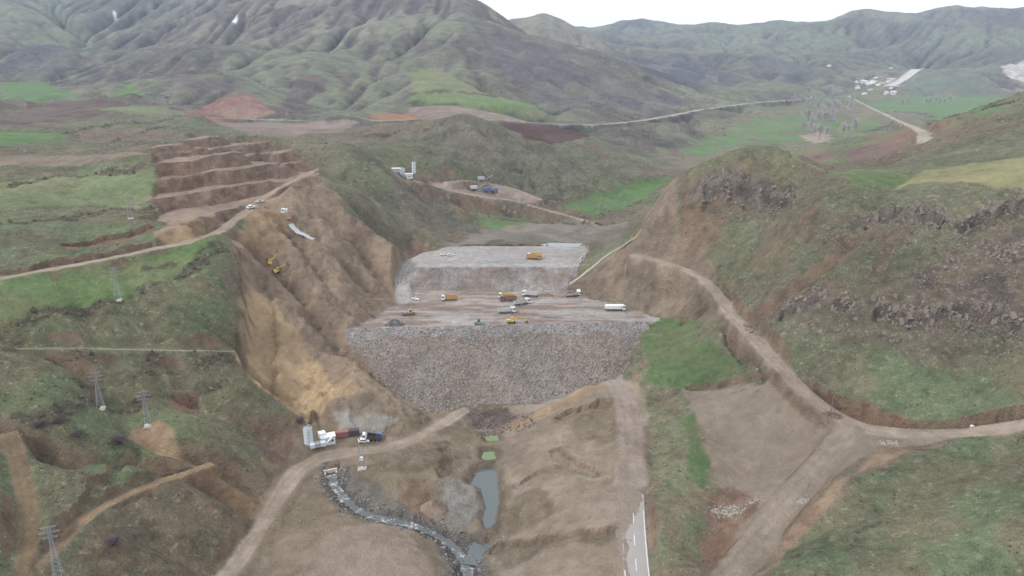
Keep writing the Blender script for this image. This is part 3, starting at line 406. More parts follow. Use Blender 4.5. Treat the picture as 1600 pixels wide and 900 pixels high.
HOUSES = [(1450.6, 2927.8, 157.8), (1470.3, 2911.0, 154.3), (1380.0, 2837.8, 138.3), (1447.6, 2689.8, 114.1), (1517.5, 2878.4, 149.8), (1476.5, 2873.6, 146.3),
 (1439.1, 2926.8, 157.6), (1279.1, 2575.2, 107.1), (1432.6, 2688.3, 113.7), (1526.1, 2883.9, 151.6), (1387.5, 2767.0, 124.4), (1404.8, 2664.1, 111.0),
 (1551.1, 2907.1, 158.6), (1427.6, 2749.7, 121.7), (1484.8, 2901.8, 152.8), (1491.7, 2927.9, 158.7), (1434.7, 2659.8, 110.4), (1475.1, 2866.8, 144.8),
 (1488.9, 2773.2, 127.7), (1430.9, 2668.4, 111.4), (1453.7, 2836.1, 137.6), (1465.3, 2828.8, 136.5), (1410.3, 2868.7, 144.5), (1547.9, 2923.7, 161.5),
 (1339.6, 2757.7, 124.4), (1398.3, 2799.8, 130.0), (1457.5, 2857.0, 142.1), (1552.6, 2870.4, 151.3), (1466.6, 2897.2, 151.2), (1491.1, 2870.2, 146.3),
 (1369.6, 2714.5, 117.2), (1401.4, 2792.2, 128.6), (1552.5, 2901.5, 157.6), (1402.7, 2889.3, 149.5), (1461.6, 2765.6, 125.1), (1420.1, 2861.9, 142.9),
 (1391.7, 2822.6, 134.7), (1323.7, 2724.9, 120.1), (1402.8, 2610.3, 105.4), (1371.6, 2598.6, 105.2), (1386.7, 2870.6, 145.6), (1460.3, 2699.3, 115.5),
 (1784.1, 3373.7, 208.9), (1451.7, 3283.2, 226.1)]

def lin(c):
    c = np.asarray(c, float) / 255.0
    return np.where(c <= 0.04045, c / 12.92, ((c + 0.055) / 1.055) ** 2.4)

def smooth(a, b, x):
    t = np.clip((x - a) / (b - a), 0, 1)
    return t * t * (3 - 2 * t)

def _hash(ix, iy, seed):
    h = (ix.astype(np.int64) * 374761393 + iy.astype(np.int64) * 668265263 + seed * 1442695041) & 0xFFFFFFFF
    h = ((h ^ (h >> 13)) * 1274126177) & 0xFFFFFFFF
    return ((h ^ (h >> 16)) & 0xFFFFFF) / float(0xFFFFFF)

def vnoise(x, y, seed=0):
    ix = np.floor(x); iy = np.floor(y)
    fx = x - ix; fy = y - iy
    fx = fx * fx * fx * (fx * (fx * 6 - 15) + 10); fy = fy * fy * fy * (fy * (fy * 6 - 15) + 10)
    a = _hash(ix, iy, seed); b = _hash(ix + 1, iy, seed)
    c = _hash(ix, iy + 1, seed); d = _hash(ix + 1, iy + 1, seed)
    return ((a + (b - a) * fx) * (1 - fy) + (c + (d - c) * fx) * fy) * 2 - 1

def fbm(x, y, scale, octaves=4, seed=0, gain=0.5):
    s = np.zeros_like(x); amp = 1.0; tot = 0
    ca, sa = math.cos(0.6), math.sin(0.6)
    px, py = x / scale, y / scale
    for o in range(octaves):
        s += amp * vnoise(px, py, seed + o * 17)
        tot += amp; amp *= gain
        px, py = (ca * px - sa * py) * 2.03 + 11.3, (sa * px + ca * py) * 2.03 + 5.7
    return s / tot * 1.6

# ---- ground surveyed points joined by a smooth surface
def warp(x, y):
    yy = np.maximum(y, -40) + 80.0
    return 300 * x / yy, 300 * np.log(yy)

class Surface:
    def __init__(self, pts, c=13.0, reg=1.2):
        p = np.array(pts, float)
        self.u, self.v = warp(p[:, 0], p[:, 1]); self.c2 = c * c
        n = len(p)
        A = np.zeros((n + 3, n + 3))
        A[:n, :n] = np.sqrt((self.u[:, None] - self.u) ** 2 + (self.v[:, None] - self.v) ** 2 + self.c2)
        A[:n, :n] -= np.diag(np.where(p[:, 1] > 4500, .15, reg))
        A[:n, n] = A[n, :n] = 1; A[:n, n + 1] = A[n + 1, :n] = self.u; A[:n, n + 2] = A[n + 2, :n] = self.v
        self.w = np.linalg.solve(A, np.concatenate([p[:, 2], [0, 0, 0]]))
    def __call__(self, x, y):
        x = np.asarray(x, float); y = np.asarray(y, float)
        sh = x.shape; u, v = warp(x.ravel(), y.ravel())
        out = np.empty(u.size); n = len(self.u)
        for i in range(0, u.size, 40000):
            a = u[i:i + 40000, None]; b = v[i:i + 40000, None]
            out[i:i + 40000] = np.sqrt((a - self.u) ** 2 + (b - self.v) ** 2 + self.c2) @ self.w[:n] \
                + self.w[n] + self.w[n + 1] * a[:, 0] + self.w[n + 2] * b[:, 0]
        return out.reshape(sh)

# ---- rain-cut gullies for the mountains: stream-power erosion on a regular grid
class Erosion:
    def __init__(self, base, x0, x1, y0, y1, step, noise_amp, noise_scale, k, iters, seed, limit):
        self.x0, self.y0, self.step = x0, y0, step
        gx = np.arange(x0, x1, step); gy = np.arange(y0, y1, step)
        X, Y = np.meshgrid(gx, gy)
        B = base(X, Y); n = fbm(X, Y, noise_scale, 5, seed)
        rid = 1 - np.abs(fbm(X, Y, noise_scale * 1.3, 3, seed + 5)) * 2
        Z = B + noise_amp * (n + 0.35 * rid) * (1 + .5 * smooth(2600, 4800, Y))
        ny, nx = Z.shape
        for it in range(iters):
            best = np.full(Z.shape, 1e-4); rec = np.arange(Z.size).reshape(Z.shape)
            idx = np.arange(Z.size).reshape(Z.shape)
            dist = np.full(Z.shape, step)
            for dy in (-1, 0, 1):
                for dx in (-1, 0, 1):
                    if dx == 0 and dy == 0: continue
                    dd = step * math.hypot(dx, dy)
                    ys = slice(max(0, -dy), ny - max(0, dy)); xs = slice(max(0, -dx), nx - max(0, dx))
                    yt = slice(max(0, dy), ny + min(0, dy)); xt = slice(max(0, dx), nx + min(0, dx))
                    s = (Z[ys, xs] - Z[yt, xt]) / dd
                    m = s > best[ys, xs]
                    best[ys, xs] = np.where(m, s, best[ys, xs])
                    rec[ys, xs] = np.where(m, idx[yt, xt], rec[ys, xs])
                    dist[ys, xs] = np.where(m, dd, dist[ys, xs])
            order = np.argsort(-Z.ravel()).tolist()
            A = [1.0] * Z.size; rr = rec.ravel().tolist()
            for i in order:
                r = rr[i]
                if r != i: A[r] += A[i]
            zf = Z.ravel().tolist(); dl = dist.ravel().tolist()
            for i in reversed(order):
                r = rr[i]
                if r != i:
                    f = k * math.sqrt(A[i]) / dl[i] * step
                    zr = zf[r]
                    if zf[i] > zr: zf[i] = (zf[i] + f * zr) / (1 + f)
            Z = np.array(zf).reshape(ny, nx)
            Zs = Z.copy()
            Zs[1:-1, 1:-1] = (Z[1:-1, 1:-1] * 4 + Z[:-2, 1:-1] + Z[2:, 1:-1] + Z[1:-1, :-2] + Z[1:-1, 2:]) / 8
            Z = Z * 0.65 + Zs * 0.35
        D = Z - B
        # keep the broad surveyed shape, keep only the local relief
        S = D.copy()
        w = int(limit / step)
        for ax in (0, 1):
            for _ in range(2):
                c = np.cumsum(np.pad(S, [(w + 1, w) if a == ax else (0, 0) for a in (0, 1)], mode='edge'), axis=ax)
                S = (np.take(c, np.arange(2 * w + 1, c.shape[ax]), ax) - np.take(c, np.arange(0, c.shape[ax] - 2 * w - 1), ax)) / (2 * w + 1)
        self.D = D - 0.8 * S
        self.A = np.log(np.array(A).reshape(ny, nx))
    def sample(self, x, y, field):
        fx = np.clip((x - self.x0) / self.step, 0, field.shape[1] - 1.001); fy = np.clip((y - self.y0) / self.step, 0, field.shape[0] - 1.001)
        ix = fx.astype(int); iy = fy.astype(int); a = fx - ix; b = fy - iy
        return (field[iy, ix] * (1 - a) + field[iy, ix + 1] * a) * (1 - b) + (field[iy + 1, ix] * (1 - a) + field[iy + 1, ix + 1] * a) * b

def seg_dist(x, y, poly, closed=False):
    """distance to a polyline, arc parameter (segment index + t) and side"""
    best = np.full(x.shape, 1e9); par = np.zeros(x.shape); side = np.zeros(x.shape)
    n = len(poly); m = n if closed else n - 1
    for i in range(m):
        ax, ay = poly[i][0], poly[i][1]; bx, by = poly[(i + 1) % n][0], poly[(i + 1) % n][1]
        dx, dy = bx - ax, by - ay; L = dx * dx + dy * dy + 1e-9
        t = np.clip(((x - ax) * dx + (y - ay) * dy) / L, 0, 1)
        d = np.hypot(x - ax - t * dx, y - ay - t * dy)
        k = d < best
        best = np.where(k, d, best); par = np.where(k, i + t, par)
        side = np.where(k, np.sign((x - ax) * dy - (y - ay) * dx), side)
    return best, par, side

def inside(x, y, poly):
    r = np.zeros(x.shape, bool); n = len(poly); j = n - 1
    for i in range(n):
        xi, yi, xj, yj = poly[i][0], poly[i][1], poly[j][0], poly[j][1]
        c = ((yi > y) != (yj > y)) & (x < (xj - xi) * (y - yi) / (yj - yi + 1e-12) + xi)
        r ^= c; j = i
    return r

def bbox(x, y, poly, pad):
    q = np.array([p[:2] for p in poly])
    return (x > q[:, 0].min() - pad) & (x < q[:, 0].max() + pad) & (y > q[:, 1].min() - pad) & (y < q[:, 1].max() + pad)

def poly_sd(x, y, poly):
    d, _, _ = seg_dist(x, y, poly, True)
    return np.where(inside(x, y, poly), d, -d)

def densify(poly, it=2):
    """round off the corners of a surveyed line (Chaikin)"""
    p = np.array(poly, float)
    for _ in range(it):
        q = 0.75 * p[:-1] + 0.25 * p[1:]; r = 0.25 * p[:-1] + 0.75 * p[1:]
        p = np.concatenate([p[:1], np.stack([q, r], 1).reshape(-1, p.shape[1]), p[-1:]])
    return [tuple(a) for a in p]

surface = Surface(SURVEY)

# ---- the shaped ground
def dam_height(x, y):
    c = 333 + (x + 85) * 0.08
    z = np.where(y < c, -(c - y) / 1.6, np.where(y < 404, 0.0, np.minimum((y - 404) / 1.5, 12.0)))
    z = np.where(y > 478, 12 - (y - 478) / 1.8, z)
    return np.where((x > -115) & (x < 115) & (y > 284), z, -99.0)

erosion = Erosion(surface, -5200, 5600, 950, 8600, 17.0, 30.0, 520.0, 0.125, 5, 3, 480.0)
mid_erosion = Erosion(surface, -800, 1000, 470, 1420, 7.0, 11.0, 130.0, 0.15, 4, 21, 90.0)
hill_erosion = Erosion(surface, -460, 520, 120, 980, 5.0, 3.0, 60.0, 0.06, 3, 9, 40.0)

FLAT_NAMES = ('terrace', 'valleyfloor', 'pad')
BENCH = [c for c in COVER if c[0] == 'excavation'][0][3]
PLAINS = [c[3] for c in COVER if c[0] in ('field', 'farvalley', 'roadcut', 'plantyard') and np.mean([q[1] for q in c[3]]) > 560]
FLATS = [c[3] for c in COVER if c[0] in FLAT_NAMES]
CUTS = [c[3] for c in COVER if c[0] in ('cutL', 'cutR')]
TRACK_LINES = [(t[0], t[1], t[2], t[3], densify(t[4])) for t in TRACKS]
STREAM_LINE = densify(STREAM); SIDE_LINE = densify(SIDE_CHANNEL)
RAMP_LINE = densify(RAMP)
POND_Z = float(np.mean([p[2] for p in POND])) - 0.5

def height(x, y, full=True):
    x = np.asarray(x, float); y = np.asarray(y, float)
    z = surface(x, y)
    far = smooth(950, 1300, y)
    near = 1 - smooth(800, 980, y)
    calm = np.zeros(x.shape)
    for p in FLATS:
        m = bbox(x, y, p, 6)
        if m.any(): calm[m] = np.maximum(calm[m], smooth(-4, 4, poly_sd(x[m], y[m], p)) * (0.75 if p is FLATS[0] else 0.5))
    tame = np.zeros(x.shape)
    for p in PLAINS:
        m = bbox(x, y, p, 60)
        if m.any():
            k = max(4.0, np.mean([q[1] for q in p]) / 60); tame[m] = np.maximum(tame[m], smooth(-k, k, poly_sd(x[m], y[m], p)) * 0.85)
    cut = np.zeros(x.shape)
    for p in CUTS:
        m = bbox(x, y, p, 6)
        if m.any(): cut[m] = np.maximum(cut[m], smooth(-2, 6, poly_sd(x[m], y[m], p)))
    z = z + far * (1 - tame) * erosion.sample(x, y, erosion.D)
    nm = y < 990
    dn = np.zeros(x.shape); dn[nm] = hill_erosion.sample(x[nm], y[nm], hill_erosion.D)
    z = z + near * (1 - calm) * dn * (1 + 2.4 * cut)
    wm = smooth(500, 620, y) * (1 - smooth(1080, 1380, y)); mm = (y > 480) & (y < 1410)
    dm = np.zeros(x.shape); dm[mm] = mid_erosion.sample(x[mm], y[mm], mid_erosion.D)
    z = z + wm * dm * (1 - tame)
    m = y < 1500
    a = np.zeros(x.shape)
    a[m] = 1.0 * fbm(x[m], y[m], 22, 4, 31) + 0.30 * fbm(x[m], y[m], 4.2, 3, 47)
    z = z + a * (1 - 0.75 * calm) * (0.65 + 1.3 * cut) * (1 - smooth(1000, 1500, y))
    m = cut > .02
    if m.any(): z[m] = z[m] - cut[m] * 1.1 * np.maximum(0, .45 - np.abs(fbm(x[m] * 1.6, y[m], 11, 4, 63))) / .45
    # excavated benches
    mb = bbox(x, y, BENCH, 5)
    if mb.any():
        w = smooth(-1.0, 2.0, poly_sd(x[mb], y[mb], BENCH) + fbm(x[mb], y[mb], 9, 3, 5) * 1.5)
        zb = z[mb]; tl = .10 * (x[mb] + 190) + .9 * fbm(x[mb], y[mb], 16, 3, 6); f = (zb - tl - 50.5) / 9.2; k = np.floor(f); fr = f - k
        zt = tl + 50.5 + 9.2 * (k + 0.10 * fr + 0.90 * np.clip((fr - 0.66) / 0.26, 0, 1))
        z[mb] = zb + (zt - zb) * w
    # scarps: a fresh earth edge, a drop on the downhill side, then the ground recovers
    for drop, wd, rec, line in SCARPS:
        L = densify(line)
        mm = bbox(x, y, L, rec + 5)
        if not mm.any(): continue
        xx, yy = x[mm], y[mm]
        jx = fbm(xx, yy, 5.0, 3, 71) * 1.5; jy = fbm(xx, yy, 5.0, 3, 72) * 1.5
        d, par, side = seg_dist(xx + jx, yy + jy, L)
        n = len(L) - 1
        end = smooth(0, n * 0.08, par) * smooth(0, n * 0.08, n - par)
        s = d * side
        z[mm] = z[mm] - drop * end * np.where(s > 0, smooth(0, wd * .6, s) * (1 - smooth(rec * 0.55, rec, s)), 0)
    # roads
    for name, w, bank, col, L in TRACK_LINES:
        pad = w / 2 + bank * 3
        mm = bbox(x, y, L, pad + 2)
        if not mm.any(): continue
        d, par, side = seg_dist(x[mm], y[mm], L)
        zs = np.array([q[2] for q in L]); zl = np.interp(par, np.arange(len(zs)), zs)
        k = 1 - smooth(w / 2, w / 2 + bank * (3.0 if name in ('plant_road', 'yard_road') else 1.0), d)
        n = len(L) - 1
        k = k * smooth(0, 0.6, par) * smooth(0, 0.6, n - par)
        z[mm] = z[mm] + (zl + 0.25 * fbm(x[mm], y[mm], 9, 2, 91) * min(1, w / 5) - z[mm]) * k
    L = densify(ASPHALT); mm = bbox(x, y, L, 10)
    d, par, side = seg_dist(x[mm], y[mm], L)
    zl = np.interp(par, np.arange(len(L)), [q[2] for q in L])
    z[mm] = z[mm] + (zl - z[mm]) * (1 - smooth(4.3, 7.5, d))
    # water courses
    for L, w, dp in ((STREAM_LINE, 3.2, 1.5), (SIDE_LINE, 3.0, 1.1)):
        mm = bbox(x, y, L, 9)
        d, par, side = seg_dist(x[mm], y[mm], L)
        zl = np.interp(par, np.arange(len(L)), [q[2] for q in L])
        d = d + fbm(x[mm], y[mm], 3, 2, 13) * 0.7
        k = 1 - smooth(w * 0.4, w * 1.9, d)
        z[mm] = z[mm] + (np.minimum(z[mm], zl - dp) - z[mm]) * k
    for P, dep in [(POND, 1.2)] + [(p, 0.9) for p in PUDDLES]:
        mm = bbox(x, y, P, 7)
        zw = np.mean([q[2] for q in P]) - 0.5
        sd = poly_sd(x[mm], y[mm], P) + fbm(x[mm], y[mm], 4, 2, 29) * 0.6
        lo = np.where(sd > 0, zw - dep * smooth(0, 2, sd), zw + np.minimum(-sd * 0.6, 2.5))
        k = smooth(-5, -0.5, sd)
        z[mm] = z[mm] + (lo - z[mm]) * k
    # rockfill
    dh = dam_height(x, y)
    sdd = np.full(x.shape, -50.0); mm = bbox(x, y, DAM_OUTLINE, 20)
    sdd[mm] = poly_sd(x[mm], y[mm], DAM_OUTLINE) + fbm(x[mm], y[mm], 6, 3, 57) * 1.6
    kd = smooth(-1.2, 1.2, sdd); on = sdd > 0
    zd = dh + np.where(y < 333 + (x + 85) * 0.08, 0.25, 0.10) * fbm(x, y, 3.0, 3, 55) + 0.2 * fbm(x, y, 14, 2, 56)
    z = z + (np.maximum(zd, -90) - z) * np.where(dh > -90, kd, 0)
    d, par, side = seg_dist(x, y, RAMP_LINE)
    zl = np.interp(par, np.arange(len(RAMP_LINE)), [q[2] for q in RAMP_LINE])
    z = z + (zl - z) * (1 - smooth(4.0, 7.0, d))
    return (z, on) if full else z

# ---- land cover: surface colours on one shared sheet
rows = np.concatenate([np.arange(84, 160, 1.5), np.arange(160, 560, 0.75), 560 * np.exp(np.arange(0, 0.85, 0.0048)), 560 * np.exp(np.arange(0.85, 2.72, 0.0072))])
ts = np.linspace(-0.95, 0.95, 860)
GY = np.repeat(rows[:, None], len(ts), 1); GX = ts[None, :] * (GY + 60)
GZ, ON = height(GX, GY)
NR, NC = GX.shape
gx, gy, gz, gon = GX.ravel(), GY.ravel(), GZ.ravel(), ON.ravel()

# vertex normals of the whole sheet
P3 = np.stack([GX, GY, GZ], -1)
du = np.gradient(P3, axis=1); dv = np.gradient(P3, axis=0)
NORM = np.cross(du, dv); NORM /= np.linalg.norm(NORM, axis=-1, keepdims=True) + 1e-12
SLOPE = 1 - NORM[..., 2].ravel()

ALB = 0.86
# key: colour a, colour b (two grounds that alternate in patches), patch size m, tufts 0-1, stones 0-1
PALETTE = {
 'grassL': ((104, 113, 82), (112, 108, 84), 22, 1.0, .1), 'fieldpale': ((116, 126, 90), (124, 126, 94), 40, .45, 0),
 'plowtan': ((134, 122, 106), (128, 112, 98), 20, .1, .1), 'fieldgreen': ((104, 124, 78), (114, 122, 84), 30, .5, 0),
 'plowdark': ((98, 84, 78), (110, 96, 86), 20, .1, .1), 'green': ((94, 120, 72), (100, 122, 80), 40, .2, 0),
 'green2': ((90, 110, 70), (102, 112, 78), 14, .5, 0), 'greenR': ((102, 128, 80), (108, 124, 90), 60, .2, 0),
 'greenmid': ((98, 114, 74), (112, 118, 84), 20, .6, 0), 'fieldgreen2': ((104, 126, 78), (112, 126, 84), 40, .3, 0),
 'bench': ((112, 93, 82), (126, 106, 93), 9, .1, .7), 'tan': ((158, 134, 104), (148, 124, 98), 8, .1, .4),
 'cut': ((133, 115, 98), (152, 132, 111), 14, .15, .4), 'cliff': ((188, 162, 126), (168, 144, 113), 9, 0, .2),
 'scarp': ((112, 88, 74), (128, 104, 88), 6, .1, .6), 'scarpred': ((124, 84, 66), (134, 98, 78), 5, .1, .4),
 'red': ((138, 92, 72), (128, 98, 80), 5, .1, .4), 'brownbrush': ((122, 108, 86), (108, 98, 80), 10, .9, .35),
 'spoilorange': ((146, 118, 86), (132, 110, 86), 8, .3, .4), 'darkbrown': ((110, 92, 78), (120, 100, 82), 8, .6, .4),
 'redcut': ((132, 100, 90), (146, 120, 106), 40, 0, .3), 'pinkgrey': ((142, 126, 118), (132, 116, 106), 30, .1, .4),
 'orange': ((156, 112, 82), (148, 118, 94), 20, 0, .3), 'plowpurple': ((80, 60, 56), (90, 70, 64), 30, 0, .2),
 'plowpurple2': ((114, 96, 90), (124, 104, 96), 40, .1, .2), 'greybrown': ((136, 126, 116), (120, 114, 102), 25, .2, .4),
 'darkbrush': ((100, 96, 84), (112, 104, 92), 14, 1.0, .4), 'redsoil': ((134, 106, 94), (122, 116, 92), 50, .1, .2),
 'pale': ((168, 152, 136), (156, 140, 124), 8, 0, .2), 'white': ((190, 186, 180), (170, 160, 150), 30, 0, .2),
 'hillR': ((104, 106, 82), (110, 102, 86), 30, 1.0, .5), 'straw': ((142, 138, 100), (136, 134, 96), 30, .35, 0),
 'cutR': ((138, 122, 104), (124, 110, 95), 10, .25, .5), 'soil': ((144, 130, 115), (136, 122, 107), 18, .03, .15),
 'scarp2': ((122, 94, 76), (136, 108, 90), 5, .05, .6), 'tan2': ((150, 128, 106), (138, 114, 94), 6, .1, .7),
 'brownbank': ((130, 106, 86), (118, 96, 80), 5, .3, .7), 'grassR': ((122, 124, 96), (128, 116, 94), 8, 1.0, .3),
 'grassM': ((102, 114, 84), (116, 112, 88), 16, 1.0, .25), 'soil2': ((152, 138, 122), (140, 125, 108), 14, .04, .35),
 'soil3': ((142, 126, 108), (128, 114, 94), 10, .3, .35), 'soil4': ((155, 138, 124), (149, 132, 116), 14, .06, .2),
 'greybrown2': ((126, 118, 106), (112, 106, 98), 5, .15, .8), 'gravel': ((146, 140, 134), (136, 130, 122), 5, 0, .9),
 'pale2': ((158, 152, 142), (148, 138, 124), 8, .1, .6), 'darkbrown2': ((116, 94, 78), (128, 108, 90), 4, 0, .5),
 'cream': ((176, 166, 150), (168, 158, 142), 20, 0, .1), 'grey': ((168, 160, 150), (156, 148, 138), 40, 0, .1),
 'pink': ((178, 156, 142), (166, 146, 130), 20, 0, .2), 'brown': ((138, 118, 92), (126, 108, 84), 6, .25, .4),
 'soilpale': ((152, 138, 123), (144, 130, 115), 8, 0, .15), 'pinkpale': ((156, 142, 132), (148, 132, 120), 8, .05, .2), 'roughsoil': ((128, 114, 96), (118, 104, 86), 6, .6, .6), 'darkrock': ((98, 86, 80), (116, 102, 92), 4, .1, .9),
 'hillRed': ((110, 97, 83), (104, 104, 82), 14, 1.0, .6), 'hillTop': ((112, 112, 84), (108, 106, 84), 12, .9, .3),
 'greyolive': ((124, 122, 100), (116, 112, 94), 12, .9, .2), 'lilac': ((98, 91, 95), (114, 110, 100), 90, 1, .2), 'lilac2': ((82, 79, 86), (104, 102, 98), 120, 1, .2), 'ravine': ((84, 78, 78), (108, 96, 90), 40, 1, .5),
 'ravine2': ((108, 100, 98), (122, 120, 102), 30, .8, .3), 'snow': ((235, 238, 242), (200, 204, 206), 20, 0, 0), 'fardam': ((104, 114, 98), (112, 116, 102), 60, .5, .1),
 'valleygreen': ((112, 120, 90), (124, 116, 98), 120, .8, .1), 'greenR2': ((112, 128, 84), (116, 122, 94), 60, .3, 0),
 'darkbrush2': ((94, 94, 78), (108, 106, 86), 22, 1.0, .4), 'yard': ((160, 143, 132), (146, 128, 116), 16, .05, .4),
 'crag': ((94, 84, 78), (112, 102, 86), 9, .8, .9),
 'grasspath': ((134, 132, 104), (126, 126, 98), 10, .3, .1),
}
PALETTE['straw_path'] = PALETTE['straw']

col = np.zeros((gx.size, 3)); tuft = np.zeros(gx.size); stone = np.zeros(gx.size)
def two(key, x, y, seed):
    a, b, s, t, st = PALETTE[key]
    k = smooth(-0.35, 0.35, fbm(x, y, s, 4, seed))[:, None]
    return lin(a) * (1 - k) + lin(b) * k, t, st

# open hillside by default: green on the spurs, grey brush in the gullies, bare earth where steep
A_far = np.zeros(gx.size); mf = gy > 940
A_far[mf] = erosion.sample(gx[mf], gy[mf], erosion.A)
n1 = fbm(gx, gy, 60, 4, 201); n2 = fbm(gx, gy, 320, 4, 202); n3 = fbm(gx, gy, 900, 3, 203)
near_c = lin((108, 110, 86)) + (lin((116, 104, 88)) - lin((108, 110, 86))) * smooth(-.3, .3, n1)[:, None]
brush = np.clip(smooth(.8, 3.5, A_far + n1 * 1.3 + n2 * 1.2) * .8 + smooth(-.25, .35, n2 + .4 * n1) * .5, 0, 1)
g_far = lin((118, 122, 100)) + (lin((134, 129, 112)) - lin((118, 122, 100))) * smooth(-.4, .4, n3 + .4 * n1)[:, None]
b_far = lin((76, 70, 73)) + (lin((96, 86, 82)) - lin((76, 70, 73))) * smooth(-.3, .3, n1)[:, None]
n4 = fbm(gx, gy, 22, 3, 204); brush = np.clip(brush + .35 * n4, 0, 1)
far_c = g_far * (1 - brush[:, None]) + b_far * brush[:, None]
wfar = smooth(850, 1150, gy)[:, None]
col[:] = near_c * (1 - wfar) + far_c * wfar
# old field terraces follow the contours on the lower mountain slopes
stp = (gz + 5 * n2 + 2.5 * n1) / 11.0; stp = stp - np.floor(stp)
kt = smooth(.72, .86, stp) * smooth(1.0, .9, stp) * smooth(1150, 1350, gy) * (1 - smooth(2300, 2900, gy)) * smooth(.0, .4, fbm(gx, gy, 600, 2, 230) + .15) * (1 - brush)
col = col * (1 - .45 * kt[:, None]) + lin((80, 76, 66)) * .45 * kt[:, None]
tuft[:] = 0.9; stone[:] = 0.2

LABEL = np.zeros(gx.size, int)          # which piece of the setting a vertex belongs to
PIECES = ['middle_hills', 'mountain', 'far_hills']
LABEL[gy > 1180] = 1
LABEL[(gy > 2700) & (gx > -300 + (gy - 2700) * -0.2)] = 2
GROUPS = {'left_hill': 'left_hillside', 'scarpL': 'left_hillside', 'brushL': 'left_hillside', 'hillR': 'right_hillside', 'cutR': 'right_hillside',
          'cutL': 'excavated_slope', 'cutL2': 'excavated_slope', 'cutL3': 'excavated_slope', 'excavation': 'bench_terraces', 'spoil': 'bench_terraces',
          'terrace': 'bare_terrace', 'cutbank': 'bare_terrace', 'bank': 'bare_terrace', 'slopeR': 'grass_slope', 'mound': 'grass_mound',
          'valleyfloor': 'valley_floor', 'pad': 'valley_floor', 'pit': 'valley_floor', 'valley': 'reservoir_floor', 'field': 'crop_field'}
for ci, (name, key, feather, P) in enumerate(COVER):
    dist = np.mean([p[1] for p in P]); amp = feather * (0.6 if name == 'field' else 1.3)
    mm = bbox(gx, gy, P, feather * 3)
    x, y = gx[mm], gy[mm]
    sd = poly_sd(x, y, P) + amp * fbm(x, y, max(6, feather * 5), 4, 300 + ci)
    w = smooth(-feather * .5, feather * .5, sd)
    c, t, st = two(key, x, y, 400 + ci)
    col[mm] = col[mm] * (1 - w[:, None]) + c * w[:, None]
    tuft[mm] = tuft[mm] * (1 - w) + t * w; stone[mm] = stone[mm] * (1 - w) + st * w
    g = GROUPS.get(name)
    if g:
        if g == 'crop_field': PIECES.append('crop_field|%s %d' % (key, ci)); gi = len(PIECES) - 1
        elif g not in PIECES: PIECES.append(g); gi = len(PIECES) - 1
        else: gi = PIECES.index(g)
        idx = np.nonzero(mm)[0][sd > 0]; LABEL[idx] = gi

# overgrown field edges and banks
hedge = np.zeros(gx.size)
for hi, (w, L) in enumerate(HEDGES):
    L = densify(L); k = max(1.0, np.mean([p[1] for p in L]) / 500); w = w * k
    mm = bbox(gx, gy, L, w * 3); x, y = gx[mm], gy[mm]
    d, par, side = seg_dist(x, y, L); e = d + fbm(x, y, 7 * k, 3, 800 + hi) * w * .9
    h = 1 - smooth(w * .3, w * .8, e); hedge[mm] = np.maximum(hedge[mm], h)
hk = (.75 * hedge)[:, None]; col = col * (1 - hk) + lin((84, 76, 66)) * hk; tuft = np.maximum(tuft, hedge)

# bare earth wherever near ground is steep; also paints overhang shade on scarp lips
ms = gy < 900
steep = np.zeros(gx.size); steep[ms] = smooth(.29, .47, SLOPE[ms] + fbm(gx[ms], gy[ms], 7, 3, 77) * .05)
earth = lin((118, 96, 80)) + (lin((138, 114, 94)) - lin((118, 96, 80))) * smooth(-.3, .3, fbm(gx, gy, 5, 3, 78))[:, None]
for P in CUTS:                    # the fresh cuts keep their own earth colour
    mm = bbox(gx, gy, P, 8); steep[mm] *= 1 - .85 * smooth(-3, 1, poly_sd(gx[mm], gy[mm], P))
oc = np.zeros(gx.size)
for L in OUTCROPS:
    mm = bbox(gx, gy, L, 9); d, _, _ = seg_dist(gx[mm], gy[mm], densify(L)); oc[mm] = np.maximum(oc[mm], 1 - smooth(3.0, 7.5, d + 1.8 * fbm(gx[mm], gy[mm], 5, 3, 88)))
rockc = lin((92, 86, 82)) + (lin((122, 110, 102)) - lin((92, 86, 82))) * smooth(-.3, .3, fbm(gx, gy, 2.5, 2, 89))[:, None]
ko = (oc * smooth(.12, .24, SLOPE))[:, None]
earth = earth * (1 - ko) + rockc * ko
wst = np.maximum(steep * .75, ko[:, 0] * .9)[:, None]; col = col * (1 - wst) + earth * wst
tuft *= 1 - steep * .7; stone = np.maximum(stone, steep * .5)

for ti, (name, w, bank, key, L) in enumerate(TRACK_LINES):
    mm = bbox(gx, gy, L, w + 3)
    x, y = gx[mm], gy[mm]
    d, par, side = seg_dist(x, y, L)
    e = w / 2 - d + fbm(x, y, 5 + w, 3, 500 + ti) * w * .16
    k = smooth(-w * .12, w * .12, e)
    c, t, st = two(key, x, y, 520 + ti)
    rut = 1 - .10 * np.exp(-((d - w * .22) / (w * .09)) ** 2)
    c = c * rut[:, None]
    col[mm] = col[mm] * (1 - k[:, None]) + c * k[:, None]
    tuft[mm] *= 1 - k; stone[mm] = stone[mm] * (1 - k) + st * k
    PIECES.append(('dirt_road' if name != 'highway' else 'highway') + '|' + name)
    LABEL[np.nonzero(mm)[0][e > 0]] = len(PIECES) - 1

# the flat treads of the excavated benches are pale trodden earth
mm = bbox(gx, gy, BENCH, 0); x, y = gx[mm], gy[mm]
k = smooth(.06, .015, SLOPE[mm]) * smooth(-1, 2, poly_sd(x, y, BENCH)); k = k[:, None] * .8
col[mm] = col[mm] * (1 - k) + lin((158, 138, 120)) * k

